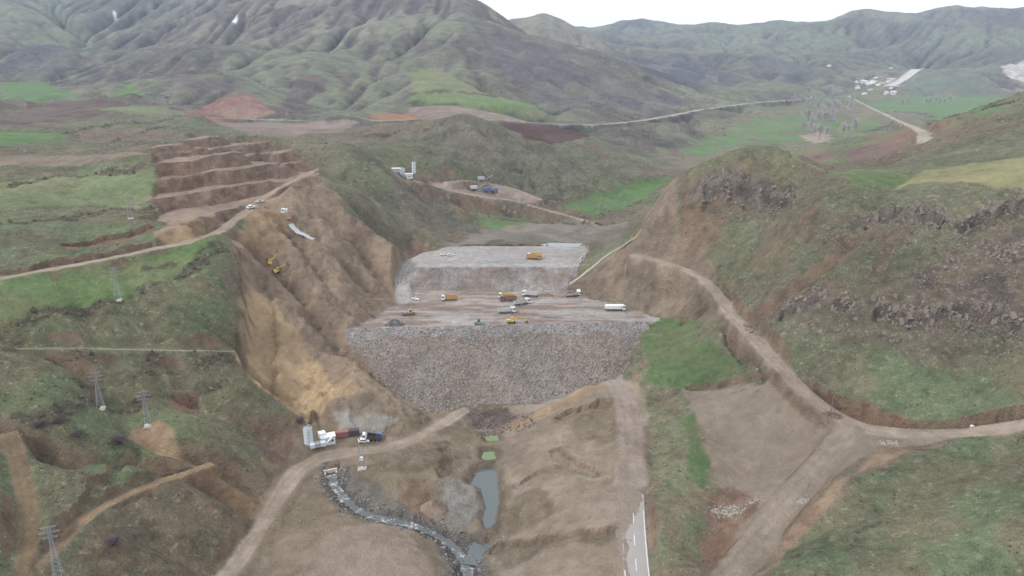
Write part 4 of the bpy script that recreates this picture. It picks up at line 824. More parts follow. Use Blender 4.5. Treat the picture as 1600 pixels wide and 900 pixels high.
# wet mud along the water's edge
for P in [POND] + PUDDLES:
    mm = bbox(gx, gy, P, 6); sd = poly_sd(gx[mm], gy[mm], P) + .8 * fbm(gx[mm], gy[mm], 3, 3, 640); k = (.6 * smooth(-3.2, -.6, sd))[:, None]
    col[mm] = col[mm] * (1 - k) + lin((92, 82, 70)) * k; tuft[mm] *= .3
mm = bbox(gx, gy, STREAM_LINE, 8); d, _, _ = seg_dist(gx[mm], gy[mm], STREAM_LINE); k = (.7 * (1 - smooth(2.0, 5.0, d + 1.2 * fbm(gx[mm], gy[mm], 4, 3, 641))))[:, None]
col[mm] = col[mm] * (1 - k) + lin((88, 84, 78)) * k

# rockfill dam
crest = 333 + (gx + 85) * 0.08
dface = gon & (gy < crest + 1); plat = gon & ~dface & (gy < 404); uface = gon & (gy >= 404) & (gy < 421); uplat = gon & (gy >= 421)
for m, a, b, s, nm in ((dface, (134, 120, 110), (146, 136, 128), 22, 'downstream_face'), (plat, (142, 123, 112), (166, 154, 146), 9, 'lower_platform'),
                       (uface, (146, 134, 126), (160, 154, 149), 8, 'upper_face'), (uplat, (170, 162, 156), (162, 158, 156), 14, 'upper_platform')):
    x, y = gx[m], gy[m]
    # wheel tracks run along the platform
    f = (.6 * fbm(x * .18, y * 2.6, s, 4, 600) + .6 * fbm(x * .5, y * 1.5, s * .6, 3, 603)) if nm in ('lower_platform', 'upper_platform') else fbm(x, y, s, 4, 601)
    k = smooth(-.35, .35, f)[:, None]
    col[m] = lin(a) * (1 - k) + lin(b) * k
    tuft[m] = 0; stone[m] = .9 if 'face' in nm else .25
    PIECES.append('dam:' + nm); LABEL[m] = len(PIECES) - 1
x, y = gx[dface], gy[dface]; k = .35 * smooth(.2, .6, fbm(x * .25, y * 3.0, 9, 3, 612))[:, None] + .3 * smooth(.1, .5, fbm(x, y * .2, 11, 3, 613))[:, None]
col[dface] = col[dface] * (1 - k) + lin((158, 140, 124)) * k
g = dface & (gy > crest - 5 - 2 * fbm(gx, gy, 12, 2, 610)); col[g] = lin((156, 152, 150))
g = uplat & (gy < 427); col[g] = lin((172, 170, 168))
d, par, side = seg_dist(gx, gy, RAMP_LINE); k = 1 - smooth(4.0, 5.2, d)
rt = (.5 + .5 * np.cos(d * 2.6 + 1.5 * fbm(gx, gy, 8, 2, 633)))
rc = lin((158, 152, 146))[None] * (1 - rt[:, None] * .35) + lin((192, 190, 186))[None] * rt[:, None] * .35
col = col * (1 - k[:, None]) + rc * k[:, None]; stone *= 1 - k; tuft *= 1 - k
m = plat; g = smooth(.05, .4, fbm(gx[m] * .3, gy[m] * 1.4, 10, 3, 622))[:, None]     # grey filter gravel spread in strips
col[m] = col[m] * (1 - .55 * g) + lin((176, 176, 172)) * .55 * g

col *= (1 + .10 * fbm(gx, gy, 3.1, 3, 701))[:, None] * ALB
col *= (1 + .10 * fbm(gx, gy, 45, 3, 702))[:, None]
grey = col @ np.array([.3, .55, .15]); col = col + (grey[:, None] - col) * .05
col = np.clip(col, .01, .9)
rough = np.clip(np.maximum(.30 + .7 * tuft, .25 + .75 * stone), 0, 1)
print('cover', round(time.time() - T0, 1))

# ---- ground material: cover colour, broken up by tufts, stones and relief at real-world scales
def node(nt, kind, **kw):
    n = nt.nodes.new(kind)
    for k, v in kw.items():
        if hasattr(n, k): setattr(n, k, v)
        else: n.inputs[k].default_value = v
    return n
def math_node(nt, op, a, b=None, c=None):
    n = nt.nodes.new('ShaderNodeMath'); n.operation = op
    for i, v in enumerate((a, b, c)):
        if v is None: continue
        if isinstance(v, (int, float)): n.inputs[i].default_value = v
        else: nt.links.new(v, n.inputs[i])
    return n.outputs[0]
def ground_material():
    m = bpy.data.materials.new('ground_cover'); m.use_nodes = True
    nt = m.node_tree; L = nt.links
    bs = nt.nodes['Principled BSDF']; bs.inputs['Roughness'].default_value = .95; bs.inputs['Specular IOR Level'].default_value = .15
    cov = node(nt, 'ShaderNodeAttribute', attribute_name='cover'); pr = node(nt, 'ShaderNodeAttribute', attribute_name='props')
    sep = nt.nodes.new('ShaderNodeSeparateColor'); L.new(pr.outputs['Color'], sep.inputs[0])
    geo = nt.nodes.new('ShaderNodeNewGeometry')
    def noise(scale, detail=4, rough=.6):
        n = node(nt, 'ShaderNodeTexNoise', Scale=scale, Detail=detail, Roughness=rough)
        L.new(geo.outputs['Position'], n.inputs['Vector']); return n.outputs['Fac']
    def ramp(v, a, b):
        r = nt.nodes.new('ShaderNodeMapRange'); r.interpolation_type = 'SMOOTHSTEP'
        r.inputs['From Min'].default_value = a; r.inputs['From Max'].default_value = b
        L.new(v, r.inputs['Value']); return r.outputs['Result']
    n_f = noise(1.1, 5, .7); n_m = noise(.22, 5, .65); n_l = noise(.035, 4, .6); n_s = noise(.45, 4, .7)
    vor = node(nt, 'ShaderNodeTexVoronoi', Scale=.9); L.new(geo.outputs['Position'], vor.inputs['Vector'])
    def blend(fac, col_in, colour, mode='MIX'):
        x = nt.nodes.new('ShaderNodeMixRGB'); x.blend_type = mode
        L.new(fac, x.inputs[0]); L.new(col_in, x.inputs[1])
        if isinstance(colour, tuple): x.inputs[2].default_value = colour + (1,)
        else: L.new(colour, x.inputs[2])
        return x.outputs[0]
    c = cov.outputs['Color']
    # dark tufts and low shrubs
    dark = math_node(nt, 'MULTIPLY', math_node(nt, 'MULTIPLY', ramp(n_f, .52, .66), sep.outputs[0]), .75)
    c = blend(dark, c, (.036, .040, .026))
    drk2 = math_node(nt, 'MULTIPLY', math_node(nt, 'MULTIPLY', ramp(n_m, .55, .70), sep.outputs[0]), .5)
    c = blend(drk2, c, (.060, .055, .042))
    # straw and pale dead grass
    straw = math_node(nt, 'MULTIPLY', math_node(nt, 'MULTIPLY', ramp(n_s, .54, .70), sep.outputs[0]), .55)
    c = blend(straw, c, (.30, .27, .19))
    # stones: pale tops
    st = math_node(nt, 'MULTIPLY', math_node(nt, 'MULTIPLY', ramp(vor.outputs['Distance'], .34, .12), ramp(n_m, .42, .62)), sep.outputs[1])
    c = blend(math_node(nt, 'MULTIPLY', st, .55), c, (.42, .38, .34))
    sd = math_node(nt, 'MULTIPLY', math_node(nt, 'MULTIPLY', ramp(n_f, .45, .62), sep.outputs[1]), .45)
    c = blend(sd, c, (.10, .085, .07))
    n_x = noise(3.2, 3, .7)
    grain = math_node(nt, 'ADD', math_node(nt, 'ADD', math_node(nt, 'MULTIPLY', n_f, .75), math_node(nt, 'MULTIPLY', n_x, .66)), math_node(nt, 'ADD', math_node(nt, 'MULTIPLY', n_m, .6), math_node(nt, 'MULTIPLY', n_l, .5)))
    g2 = nt.nodes.new('ShaderNodeMapRange'); g2.inputs['From Min'].default_value = .9; g2.inputs['From Max'].default_value = 1.61; g2.inputs['To Min'].default_value = .16; g2.inputs['To Max'].default_value = 1.84
    L.new(grain, g2.inputs['Value'])
    vm = nt.nodes.new('ShaderNodeVectorMath'); vm.operation = 'SCALE'; L.new(c, vm.inputs[0]); L.new(math_node(nt, 'MULTIPLY_ADD', math_node(nt, 'SUBTRACT', g2.outputs['Result'], 1.0), sep.outputs[2], 1.0), vm.inputs['Scale']); c = vm.outputs[0]
    L.new(c, bs.inputs['Base Color'])
    hsum = math_node(nt, 'ADD', math_node(nt, 'MULTIPLY', n_f, .5), math_node(nt, 'MULTIPLY', n_m, 1.6))
    bp = node(nt, 'ShaderNodeBump', Strength=.9, Distance=1.6); L.new(hsum, bp.inputs['Height']); L.new(bp.outputs[0], bs.inputs['Normal'])
    return m
M_GROUND = ground_material()

def set_mesh(name, co, quads, mat, smooth_shade=True):
    me = bpy.data.meshes.new(name); q = np.asarray(quads, np.int32); k = q.shape[1]
    me.vertices.add(len(co)); me.vertices.foreach_set('co', np.asarray(co, np.float32).ravel())
    me.loops.add(q.size); me.loops.foreach_set('vertex_index', q.ravel())
    me.polygons.add(len(q)); me.polygons.foreach_set('loop_start', np.arange(0, q.size, k, dtype=np.int32))
    me.polygons.foreach_set('use_smooth', np.full(len(q), smooth_shade))
    me.update(calc_edges=True)
    if mat: me.materials.append(mat)
    return me
def link(name, data, parent=None, label=None, cat=None, group=None, kind=None, loc=None):
    o = bpy.data.objects.new(name, data); scene.collection.objects.link(o)
    if parent is not None: o.parent = parent
    if label: o['label'] = label
    if cat: o['category'] = cat
    if group: o['group'] = group
    if kind: o['kind'] = kind
    if loc is not None: o.location = loc
    return o

dam = link('rockfill_dam', None, label='grey brown rockfill dam under construction filling the gap between two hills', cat='dam', loc=(-5, 300, -20))
STRUCT_LABEL = {'middle_hills': 'green and brown low hills behind the dam', 'mountain': 'tall grassy mountain with gullies behind the valley', 'far_hills': 'hazy blue green mountain range on the horizon at right',
 'left_hillside': 'grassy hillside on the left of the dam', 'right_hillside': 'steep brown hillside with rock outcrops right of the dam', 'excavated_slope': 'bare brown cut slope left of the dam',
 'bench_terraces': 'stepped brown excavation benches above the cut slope', 'bare_terrace': 'flat bare soil terrace below the right hillside', 'grass_slope': 'grass bank beside the asphalt road', 'grass_mound': 'green grass mound at lower right',
 'valley_floor': 'bare soil valley floor below the dam', 'reservoir_floor': 'grey brown flat ground behind the dam', 'crop_field': 'cultivated field on the valley side', 'dirt_road': 'pale dirt road', 'highway': 'long pale highway along the mountain foot'}
ROAD_LABEL = {'haul_road': 'pale haul road crossing the left hillside to the cut slope', 'bench_road': 'pale road climbing past the excavation benches', 'spur_road': 'short tan spur road to the site hut', 'valley_road': 'pale dirt road from the bottom edge past the batching plant',
 'toe_ramp': 'tan earth ramp rising from the dam toe', 'hill_road': 'pale dirt road winding down the right hillside', 'terrace_road': 'wide dirt track crossing the bare terrace', 'old_road': 'dusty old road between the asphalt and the dam', 'field_track': 'wide brown track at the far left edge',
 'scarp_track': 'narrow tan track below the lower left earth scarp', 'thin_path': 'thin straight footpath across the left hillside', 'plant_road': 'pinkish dirt road to the plants behind the dam', 'highway': 'long pale highway along the foot of the mountain', 'village_road': 'pale road leading to the far village', 'ridge_path': 'faint path over the right knoll'}
FIELD_LABEL = {'fieldpale': 'pale green field', 'plowtan': 'tan ploughed field on the left plateau', 'fieldgreen': 'green field below the haul road', 'plowdark': 'dark ploughed field at upper left', 'green': 'bright green field', 'fieldgreen2': 'bright green strip at the mountain foot',
 'plowpurple': 'dark purple brown ploughed field behind the dam', 'greenR': 'bright green field in the far right valley', 'redsoil': 'reddish soil field by the far road', 'plowpurple2': 'purple brown field behind the right knoll', 'straw': 'pale straw field on top of the right hillside', 'greenmid': 'green hollow behind the right knoll'}
ii = np.arange(NR * NC).reshape(NR, NC)
quads = np.stack([ii[:-1, :-1], ii[:-1, 1:], ii[1:, 1:], ii[1:, :-1]], -1).reshape(-1, 4)
qlab = LABEL[quads[:, 0]]
NF = NORM.reshape(-1, 3); COF = P3.reshape(-1, 3)
for li, piece in enumerate(PIECES):
    q = quads[qlab == li]
    if len(q) < 4: continue
    vid, inv = np.unique(q.ravel(), return_inverse=True)
    nm, _, tag = piece.split(':')[-1].partition('|')
    isdam = piece.startswith('dam:')
    co = COF[vid] - (np.array([-5, 300, -20]) if isdam else 0)
    me = set_mesh(nm, co, inv.reshape(-1, 4), M_GROUND)
    for an, arr in (('cover', np.column_stack([col[vid], np.ones(len(vid))])), ('props', np.column_stack([tuft[vid], stone[vid], rough[vid], np.ones(len(vid))]))):
        a = me.color_attributes.new(an, 'FLOAT_COLOR', 'POINT'); a.data.foreach_set('color', arr.astype(np.float32).ravel())
    me.normals_split_custom_set_from_vertices(NF[vid].tolist())
    if isdam: link(nm, me, dam)
    else: link(nm, me, label=ROAD_LABEL.get(tag) or FIELD_LABEL.get(tag.split(' ')[0]) or STRUCT_LABEL.get(nm), kind='structure')
print('ground', round(time.time() - T0, 1))

def ground(x, y):
    """height of the built sheet at x, y"""
    r = np.interp(y, rows, np.arange(NR)); i = min(int(r), NR - 2); b = r - i
    def at(k):
        t = (x / (rows[k] + 60) - ts[0]) / (ts[1] - ts[0]); j = min(max(int(t), 0), NC - 2); f = t - j
        return GZ[k, j] * (1 - f) + GZ[k, j + 1] * f
    return float(at(i) * (1 - b) + at(i + 1) * b)

# ---- builders
from mathutils import Matrix, Vector
R = random.Random(11)

def paint(name, rgb, rough=.6, metal=0.0, dirt=.25, scale=1.2, dirt_rgb=(.26, .22, .18)):
    m = bpy.data.materials.new(name); m.use_nodes = True; nt = m.node_tree
    bs = nt.nodes['Principled BSDF']; bs.inputs['Roughness'].default_value = rough; bs.inputs['Metallic'].default_value = metal
    tcn = nt.nodes.new('ShaderNodeTexCoord'); n = node(nt, 'ShaderNodeTexNoise', Scale=scale, Detail=5.0, Roughness=.65)
    nt.links.new(tcn.outputs['Object'], n.inputs['Vector'])
    r = nt.nodes.new('ShaderNodeMapRange'); r.inputs['From Min'].default_value = .42; r.inputs['From Max'].default_value = .72; r.inputs['To Max'].default_value = dirt
    nt.links.new(n.outputs['Fac'], r.inputs['Value'])
    x = nt.nodes.new('ShaderNodeMixRGB'); x.inputs[1].default_value = tuple(rgb) + (1,); x.inputs[2].default_value = tuple(dirt_rgb) + (1,)
    nt.links.new(r.outputs['Result'], x.inputs[0]); nt.links.new(x.outputs[0], bs.inputs['Base Color'])
    return m
def island_paint(name, ca, cb, rough=.9, bump=0):
    """each loose piece takes its own shade between two colours"""
    m = bpy.data.materials.new(name); m.use_nodes = True; nt = m.node_tree
    bs = nt.nodes['Principled BSDF']; bs.inputs['Roughness'].default_value = rough; bs.inputs['Specular IOR Level'].default_value = .2
    g = nt.nodes.new('ShaderNodeNewGeometry'); x = nt.nodes.new('ShaderNodeMixRGB')
    x.inputs[1].default_value = tuple(ca) + (1,); x.inputs[2].default_value = tuple(cb) + (1,)
    nt.links.new(g.outputs['Random Per Island'], x.inputs[0]); nt.links.new(x.outputs[0], bs.inputs['Base Color'])
    return m

MT = {
 'white': paint('white_paint', (.72, .72, .70), .45, dirt=.3), 'tarp': paint('white_tarp', (.78, .78, .80), .6, dirt=.12), 'orange': paint('orange_paint', (.50, .24, .06), .55, dirt=.6),
 'yellow': paint('yellow_paint', (.52, .37, .06), .55, dirt=.55), 'grey': paint('grey_paint', (.34, .34, .34), .5, dirt=.4), 'red': paint('red_paint', (.24, .10, .085), .55, dirt=.4),
 'blue': paint('blue_paint', (.08, .14, .27), .5, dirt=.3), 'green': paint('green_paint', (.16, .34, .20), .5, dirt=.35), 'dark': paint('dark_steel', (.06, .06, .065), .6, .3, dirt=.35),
 'rubber': paint('tyre_rubber', (.03, .03, .032), .9, dirt=.5), 'glass': paint('dark_glass', (.03, .04, .05), .12, dirt=.12), 'steel': paint('galvanised_steel', (.30, .32, .345), .55, .3, dirt=.2),
 'concrete': paint('concrete', (.44, .43, .40), .9, dirt=.5, scale=.6), 'pinkconcrete': paint('pink_concrete', (.56, .47, .42), .9, dirt=.4), 'wood': paint('weathered_wood', (.17, .13, .10), .9),
 'membrane': paint('grey_membrane', (.40, .41, .42), .55, dirt=.35, scale=.8), 'pale': paint('pale_blue_sheet', (.60, .65, .68), .5, dirt=.25), 'bed': paint('grey_tipper', (.50, .48, .49), .55, dirt=.4),
 'lamp': paint('lamp_lens', (.7, .68, .6), .2, dirt=.1), 'roofred': paint('red_tile', (.30, .14, .10), .8, dirt=.3), 'roofgrey': paint('tin_roof', (.50, .52, .54), .45, dirt=.2), 'wall': paint('whitewash', (.66, .64, .60), .9, dirt=.3),
 'basalt': island_paint('basalt', (.085, .076, .07), (.25, .205, .17)), 'rock': island_paint('rockfill', (.16, .141, .126), (.37, .335, .305)), 'greyrock': island_paint('grey_rock', (.09, .09, .095), (.24, .23, .23)),
 'dirtrock': island_paint('earthy_stone', (.13, .11, .09), (.36, .31, .26)), 'palerock': island_paint('pale_rubble', (.13, .108, .088), (.37, .33, .285)), 'scrub': island_paint('dry_scrub', (.045, .047, .03), (.15, .13, .085)), 'brush': island_paint('grey_brush', (.105, .09, .085), (.21, .185, .17)),
 'twig': island_paint('purple_twigs', (.09, .065, .07), (.19, .145, .15)), 'bark': paint('grey_bark', (.30, .27, .25), .9), 'twiggrey': island_paint('bare_twigs', (.31, .29, .29), (.48, .45, .445)),
 'road_paint': paint('worn_road_paint', (.70, .70, .67), .7, dirt=.6, scale=.8, dirt_rgb=(.3, .28, .27)), 'asphalt': paint('dusty_asphalt', (.27, .253, .243), .95, dirt=.9, scale=.35, dirt_rgb=(.31, .27, .24)),
 'dustyslab': paint('dusty_concrete', (.36, .315, .26), .95, dirt=.7, scale=.5, dirt_rgb=(.27, .225, .18)), 'toerock': island_paint('brown_rock', (.09, .07, .062), (.24, .195, .17)), 'dust': paint('drifted_soil', (.285, .236, .204), .95, dirt=.5, scale=.7, dirt_rgb=(.25, .205, .172)), 'earthheap': paint('heaped_earth', (.20, .145, .105), .95, dirt=.5, scale=.5), 'earth': island_paint('dug_earth', (.12, .085, .065), (.22, .17, .135)),
}

class MB:
    def __init__(self): self.v = []; self.f = []
    def add(self, vs, fs):
        b = len(self.v); self.v += [tuple(p) for p in vs]; self.f += [tuple(i + b for i in q) for q in fs]; return self
    def box(self, x0, x1, y0, y1, z0, z1, tx=0, ty=0, sx=0):
        """a box; tx, ty draw the top in, sx shifts it forward"""
        return self.add([(x0, y0, z0), (x1, y0, z0), (x1, y1, z0), (x0, y1, z0), (x0 + tx + sx, y0 + ty, z1), (x1 - tx + sx, y0 + ty, z1), (x1 - tx + sx, y1 - ty, z1), (x0 + tx + sx, y1 - ty, z1)],
                        [(3, 2, 1, 0), (4, 5, 6, 7), (0, 1, 5, 4), (1, 2, 6, 5), (2, 3, 7, 6), (3, 0, 4, 7)])
    def cyl(self, a, b, r0, r1=None, n=10, cap=True):
        r1 = r0 if r1 is None else r1
        a, b = Vector(a), Vector(b); d = (b - a).normalized()
        u = d.orthogonal().normalized(); w = d.cross(u); vs = []
        for p, r in ((a, r0), (b, r1)):
            for i in range(n):
                t = 2 * math.pi * i / n; vs.append(p + (u * math.cos(t) + w * math.sin(t)) * r)
        fs = [(i, (i + 1) % n, n + (i + 1) % n, n + i) for i in range(n)]
        if cap: fs += [tuple(range(n - 1, -1, -1)), tuple(range(n, 2 * n))]
        return self.add(vs, fs)
    def bar(self, a, b, w): return self.cyl(a, b, w / 2, n=4)
    def prism(self, prof, y0, y1):
        n = len(prof); vs = [(x, y0, z) for x, z in prof] + [(x, y1, z) for x, z in prof]
        return self.add(vs, [tuple(range(n)), tuple(range(2 * n - 1, n - 1, -1))] + [(i + n, (i + 1) % n + n, (i + 1) % n, i) for i in range(n)])
    def rock(self, c, s, h, rnd, lean=(0, 0)):
        """an angular block of eight jittered corners"""
        j = lambda a: a * rnd.uniform(.55, 1.0)
        a0 = rnd.uniform(0, 6.28); vs = []
        for z, k in ((-.25 * h, 1.0), (h, rnd.uniform(.55, .9))):
            for i in range(4):
                t = a0 + i * math.pi / 2 + rnd.uniform(-.3, .3); r = j(s) * k
                vs.append((c[0] + math.cos(t) * r + (lean[0] if z > 0 else 0), c[1] + math.sin(t) * r + (lean[1] if z > 0 else 0), c[2] + z * rnd.uniform(.75, 1.1)))
        return self.add(vs, [(3, 2, 1, 0), (4, 5, 6, 7), (0, 1, 5, 4), (1, 2, 6, 5), (2, 3, 7, 6), (3, 0, 4, 7)])
    def mesh(self, name, mat, smooth_shade=False):
        me = bpy.data.meshes.new(name); me.from_pydata(self.v, [], self.f); me.update()
        if smooth_shade: me.polygons.foreach_set('use_smooth', [True] * len(me.polygons))
        me.materials.append(mat); return me
    def build(self, name, mat, parent=None, **kw): return link(name, self.mesh(name, mat), parent, **kw)

def copy_tree(o, parent=None):
    c = o.copy(); scene.collection.objects.link(c)
    if parent is not None: c.parent = parent
    for ch in list(o.children): copy_tree(ch, c)
    return c
def stand(root, x, y, heading=0.0, size=3.0, tilt=True, dz=0.0, scale=1.0):
    """set a thing on the ground, leaning with the slope under it"""
    z = ground(x, y)
    n = Vector((0, 0, 1))
    if tilt:
        n = Vector((ground(x - size, y) - ground(x + size, y), ground(x, y - size) - ground(x, y + size), 2 * size)).normalized()
        z = (ground(x - size, y) + ground(x + size, y) + ground(x, y - size) + ground(x, y + size) + 2 * z) / 6
    h = math.radians(heading); f = Vector((math.cos(h), math.sin(h), 0)); s = n.cross(f).normalized(); f = s.cross(n)
    root.matrix_world = Matrix(((f.x * scale, s.x * scale, n.x * scale, x), (f.y * scale, s.y * scale, n.y * scale, y), (f.z * scale, s.z * scale, n.z * scale, z + dz), (0, 0, 0, 1)))
    return root
def root(name, label, cat, group=None): return link(name, None, label=label, cat=cat, group=group)

# ---- vehicles
def wheel(parent, x, y, r, w, name='wheel'):
    t = MB().cyl((x, y - w / 2, r), (x, y + w / 2, r), r, n=14).build(name, MT['rubber'], parent)
    s = 1 if y > 0 else -1
    MB().cyl((x, y + s * w * .45, r), (x, y + s * w * .56, r), r * .52, n=10).build('rim', MT['grey'], t)
    return t
def dump_truck(label, cab, bed, length=8.8, load=None, group='dump trucks working on the dam', cover=None, kind='dump_truck'):
    t = root(kind, label, 'truck', group); L = length / 2
    MB().box(-L + .3, L - .3, -.45, .45, .75, 1.1).box(-L + .2, -L + .5, -1.1, 1.1, .55, .9).build('chassis', MT['dark'], t)
    c = MB().prism([(L - 2.1, 1.0), (L, .7), (L, 1.9), (L - .35, 3.0), (L - 1.9, 3.15), (L - 2.1, 2.9)], -1.24, 1.24).build('cab', MT[cab], t)
    MB().add([(L + .01, -1.1, 2.0), (L + .01, 1.1, 2.0), (L - .29, 1.1, 2.85), (L - .29, -1.1, 2.85)], [(0, 1, 2, 3)]).build('windscreen', MT['glass'], c)
    for s in (-1, 1):
        MB().box(L - 1.5, L - .45, s * 1.255 - .01, s * 1.255 + .01, 1.95, 2.7, tx=.1).build('side_window', MT['glass'], c)
        MB().box(L - .02, L + .05, s * .95 - .2, s * .95 + .2, .95, 1.2).build('headlight', MT['lamp'], c)
        MB().box(L - .35, L - .2, s * 1.42 - .12, s * 1.42 + .12, 1.9, 2.5).build('mirror', MT['dark'], c)
    MB().box(L - .1, L + .12, -1.22, 1.22, .5, .95).build('bumper', MT['dark'], c)
    b = MB(); x0, x1 = -L, L - 2.35
    b.prism([(x0 + .35, 1.2), (x1, 1.2), (x1, 2.75), (x1 + .9, 3.25), (x1 + .9, 3.33), (x1 - .1, 2.95), (x0 - .15, 2.7)], -1.27, -1.17)
    b.prism([(x0 + .35, 1.2), (x1, 1.2), (x1, 2.75), (x1 + .9, 3.25), (x1 + .9, 3.33), (x1 - .1, 2.95), (x0 - .15, 2.7)], 1.17, 1.27)
    b.box(x0 + .35, x1, -1.17, 1.17, 1.15, 1.3); b.box(x1 - .12, x1 - .02, -1.17, 1.17, 1.3, 2.9)
    b.add([(x1 - .05, -1.17, 2.85), (x1 + .9, -1.17, 3.28), (x1 + .9, 1.17, 3.28), (x1 - .05, 1.17, 2.85)], [(0, 1, 2, 3)])
    for k in range(5):
        xx = x0 + .7 + k * (x1 - x0 - .9) / 4
        for s in (-1, 1): b.box(xx - .06, xx + .06, s * 1.31 - .05, s * 1.31 + .05, 1.2, 2.7)
    bo = b.build('tipper_bed', MT[bed], t)
    MB().box(x0 - .12, x0 - .02, -1.2, 1.2, 1.25, 2.65, tx=0).build('tailgate', MT[bed], bo)
    if load:
        m = MB()
        for k in range(26): m.rock((R.uniform(x0 + .8, x1 - .6), R.uniform(-.8, .8), 2.1 + R.uniform(0, .5)), .7, .55, R)
        m.build('load', MT[load], bo)
    if cover: MB().prism([(x0, 2.7), (x1, 2.85), (x1 - .1, 3.1), (x0 + .2, 3.0)], -1.25, 1.25).build('load_cover', MT[cover], bo)
    for x in (L - 1.0, L - 2.7, -L + 1.1, -L + 2.45):
        for s in (-1, 1): wheel(t, x, s * 1.0, .52, .42)
    return t
def car(label, body, name='parked_car', cat='car', pickup=False, group='light vehicles on the site'):
    t = root(name, label, cat, group)
    MB().prism([(-2.2, .4), (2.15, .4), (2.25, .75), (2.05, 1.0), (1.0, 1.08), (-2.2, 1.1), (-2.28, .8)], -.9, .9).build('body', MT[body], t)
    cb = MB().prism([(-.2 if pickup else -1.9, 1.08), (1.1, 1.08), (.45, 1.68), (-.1 if pickup else -1.6, 1.72)], -.8, .8).build('cabin', MT[body], t)
    MB().add([(1.08, -.72, 1.12), (1.08, .72, 1.12), (.49, .68, 1.66), (.49, -.68, 1.66)], [(0, 1, 2, 3)]).build('windscreen', MT['glass'], cb)
    for s in (-1, 1):
        MB().prism([(-.1 if pickup else -1.7, 1.15), (.85, 1.15), (.4, 1.6), (0 if pickup else -1.5, 1.62)], s * .81 - .01, s * .81 + .01).build('side_window', MT['glass'], cb)
        MB().box(2.17, 2.24, s * .65 - .15, s * .65 + .15, .72, .86).build('headlight', MT['lamp'], t)
        for x in (-1.35, 1.4): wheel(t, x, s * .82, .36, .24)
    if not pickup: MB().add([(-1.89, -.7, 1.15), (-1.89, .7, 1.15), (-1.65, .66, 1.66), (-1.65, -.66, 1.66)], [(3, 2, 1, 0)]).build('rear_window', MT['glass'], cb)
    return t
def excavator(label, paint_key, swing=0, boom=(58, -50), group='excavators on the site', arm=True):
    t = root('excavator', label, 'excavator', group)
    for s in (-1, 1):
        MB().prism([(-2.0, .15), (-1.7, 0), (1.7, 0), (2.0, .15), (2.1, .45), (1.8, .85), (-1.8, .85), (-2.1, .45)], s * 1.25 - .3, s * 1.25 + .3).build('track', MT['rubber'], t)
    MB().box(-1.2, 1.2, -.95, .95, .35, .8).cyl((0, 0, .8), (0, 0, 1.05), .7, n=14).build('undercarriage', MT['dark'], t)
    a = math.radians(swing); ca, sa = math.cos(a), math.sin(a)
    def turn(mb):
        mb.v = [(x * ca - y * sa, x * sa + y * ca, z) for x, y, z in mb.v]; return mb
    h = turn(MB().prism([(-2.5, 1.1), (1.3, 1.05), (1.3, 1.7), (-.2, 1.75), (-.4, 2.1), (-2.4, 2.15), (-2.65, 1.7)], -1.35, 1.35)).build('engine_house', MT[paint_key], t)
    turn(MB().box(-2.7, -2.1, -1.3, 1.3, 1.1, 2.0)).build('counterweight', MT['dark'] if paint_key != 'yellow' else MT['yellow'], h)
    c = turn(MB().prism([(-.35, 1.7), (1.35, 1.2), (1.4, 2.2), (1.0, 3.0), (-.3, 3.0)], .35, 1.35)).build('cab', MT[paint_key], t)
    turn(MB().prism([(.0, 1.95), (1.2, 1.9), (1.2, 2.3), (.95, 2.85), (0, 2.85)], 1.355, 1.37).add([(1.41, .45, 1.5), (1.41, 1.25, 1.5), (1.42, 1.25, 2.2), (1.42, .45, 2.2)], [(0, 1, 2, 3)])).build('cab_window', MT['glass'], c)
    # boom, stick and bucket
    b0 = Vector((.9, 0, 1.6)); e1 = math.radians(boom[0]); mid = b0 + Vector((math.cos(e1 + .3) * 2.6, 0, math.sin(e1 + .3) * 2.6)); b1 = mid + Vector((math.cos(e1 - .35) * 3.0, 0, math.sin(e1 - .35) * 3.0))
    e2 = math.radians(boom[1]); s1 = b1 + Vector((math.cos(e2) * 2.9, 0, math.sin(e2) * 2.9))
    def beam(a, b, w0, w1, th):
        d = (b - a).normalized(); n = Vector((-d.z, 0, d.x)); m = MB()
        vs = []
        for p, w in ((a, w0), (b, w1)):
            for sy in (-th, th):
                for sn in (-w, w): q = p + n * sn; vs.append((q.x, sy, q.z))
        return m.add(vs, [(0, 1, 3, 2), (4, 6, 7, 5), (0, 4, 5, 1), (2, 3, 7, 6), (0, 2, 6, 4), (1, 5, 7, 3)])
    bm = turn(beam(b0, mid, .3, .42, .24)).v, None
    m1 = beam(b0, mid, .3, .42, .24); m2 = beam(mid, b1, .42, .26, .23); m1.add(m2.v, m2.f); bo = turn(m1).build('boom', MT[paint_key], t)
    turn(MB().cyl((1.4, 0, 1.2), tuple(mid * .85 + b0 * .15), .09, n=6)).build('hydraulic_ram', MT['steel'], bo)
    turn(beam(b1 + (b1 - s1) * .2, s1, .3, .17, .18)).build('stick', MT[paint_key], t)
    bk = MB().prism([(s1.x - .1, s1.z + .25), (s1.x + .45, s1.z - .1), (s1.x + .35, s1.z - .9), (s1.x - .5, s1.z - 1.15), (s1.x - .75, s1.z - .7), (s1.x - .2, s1.z - .5)], -.6, .6)
    turn(bk).build('bucket', MT['dark'], t)
    return t
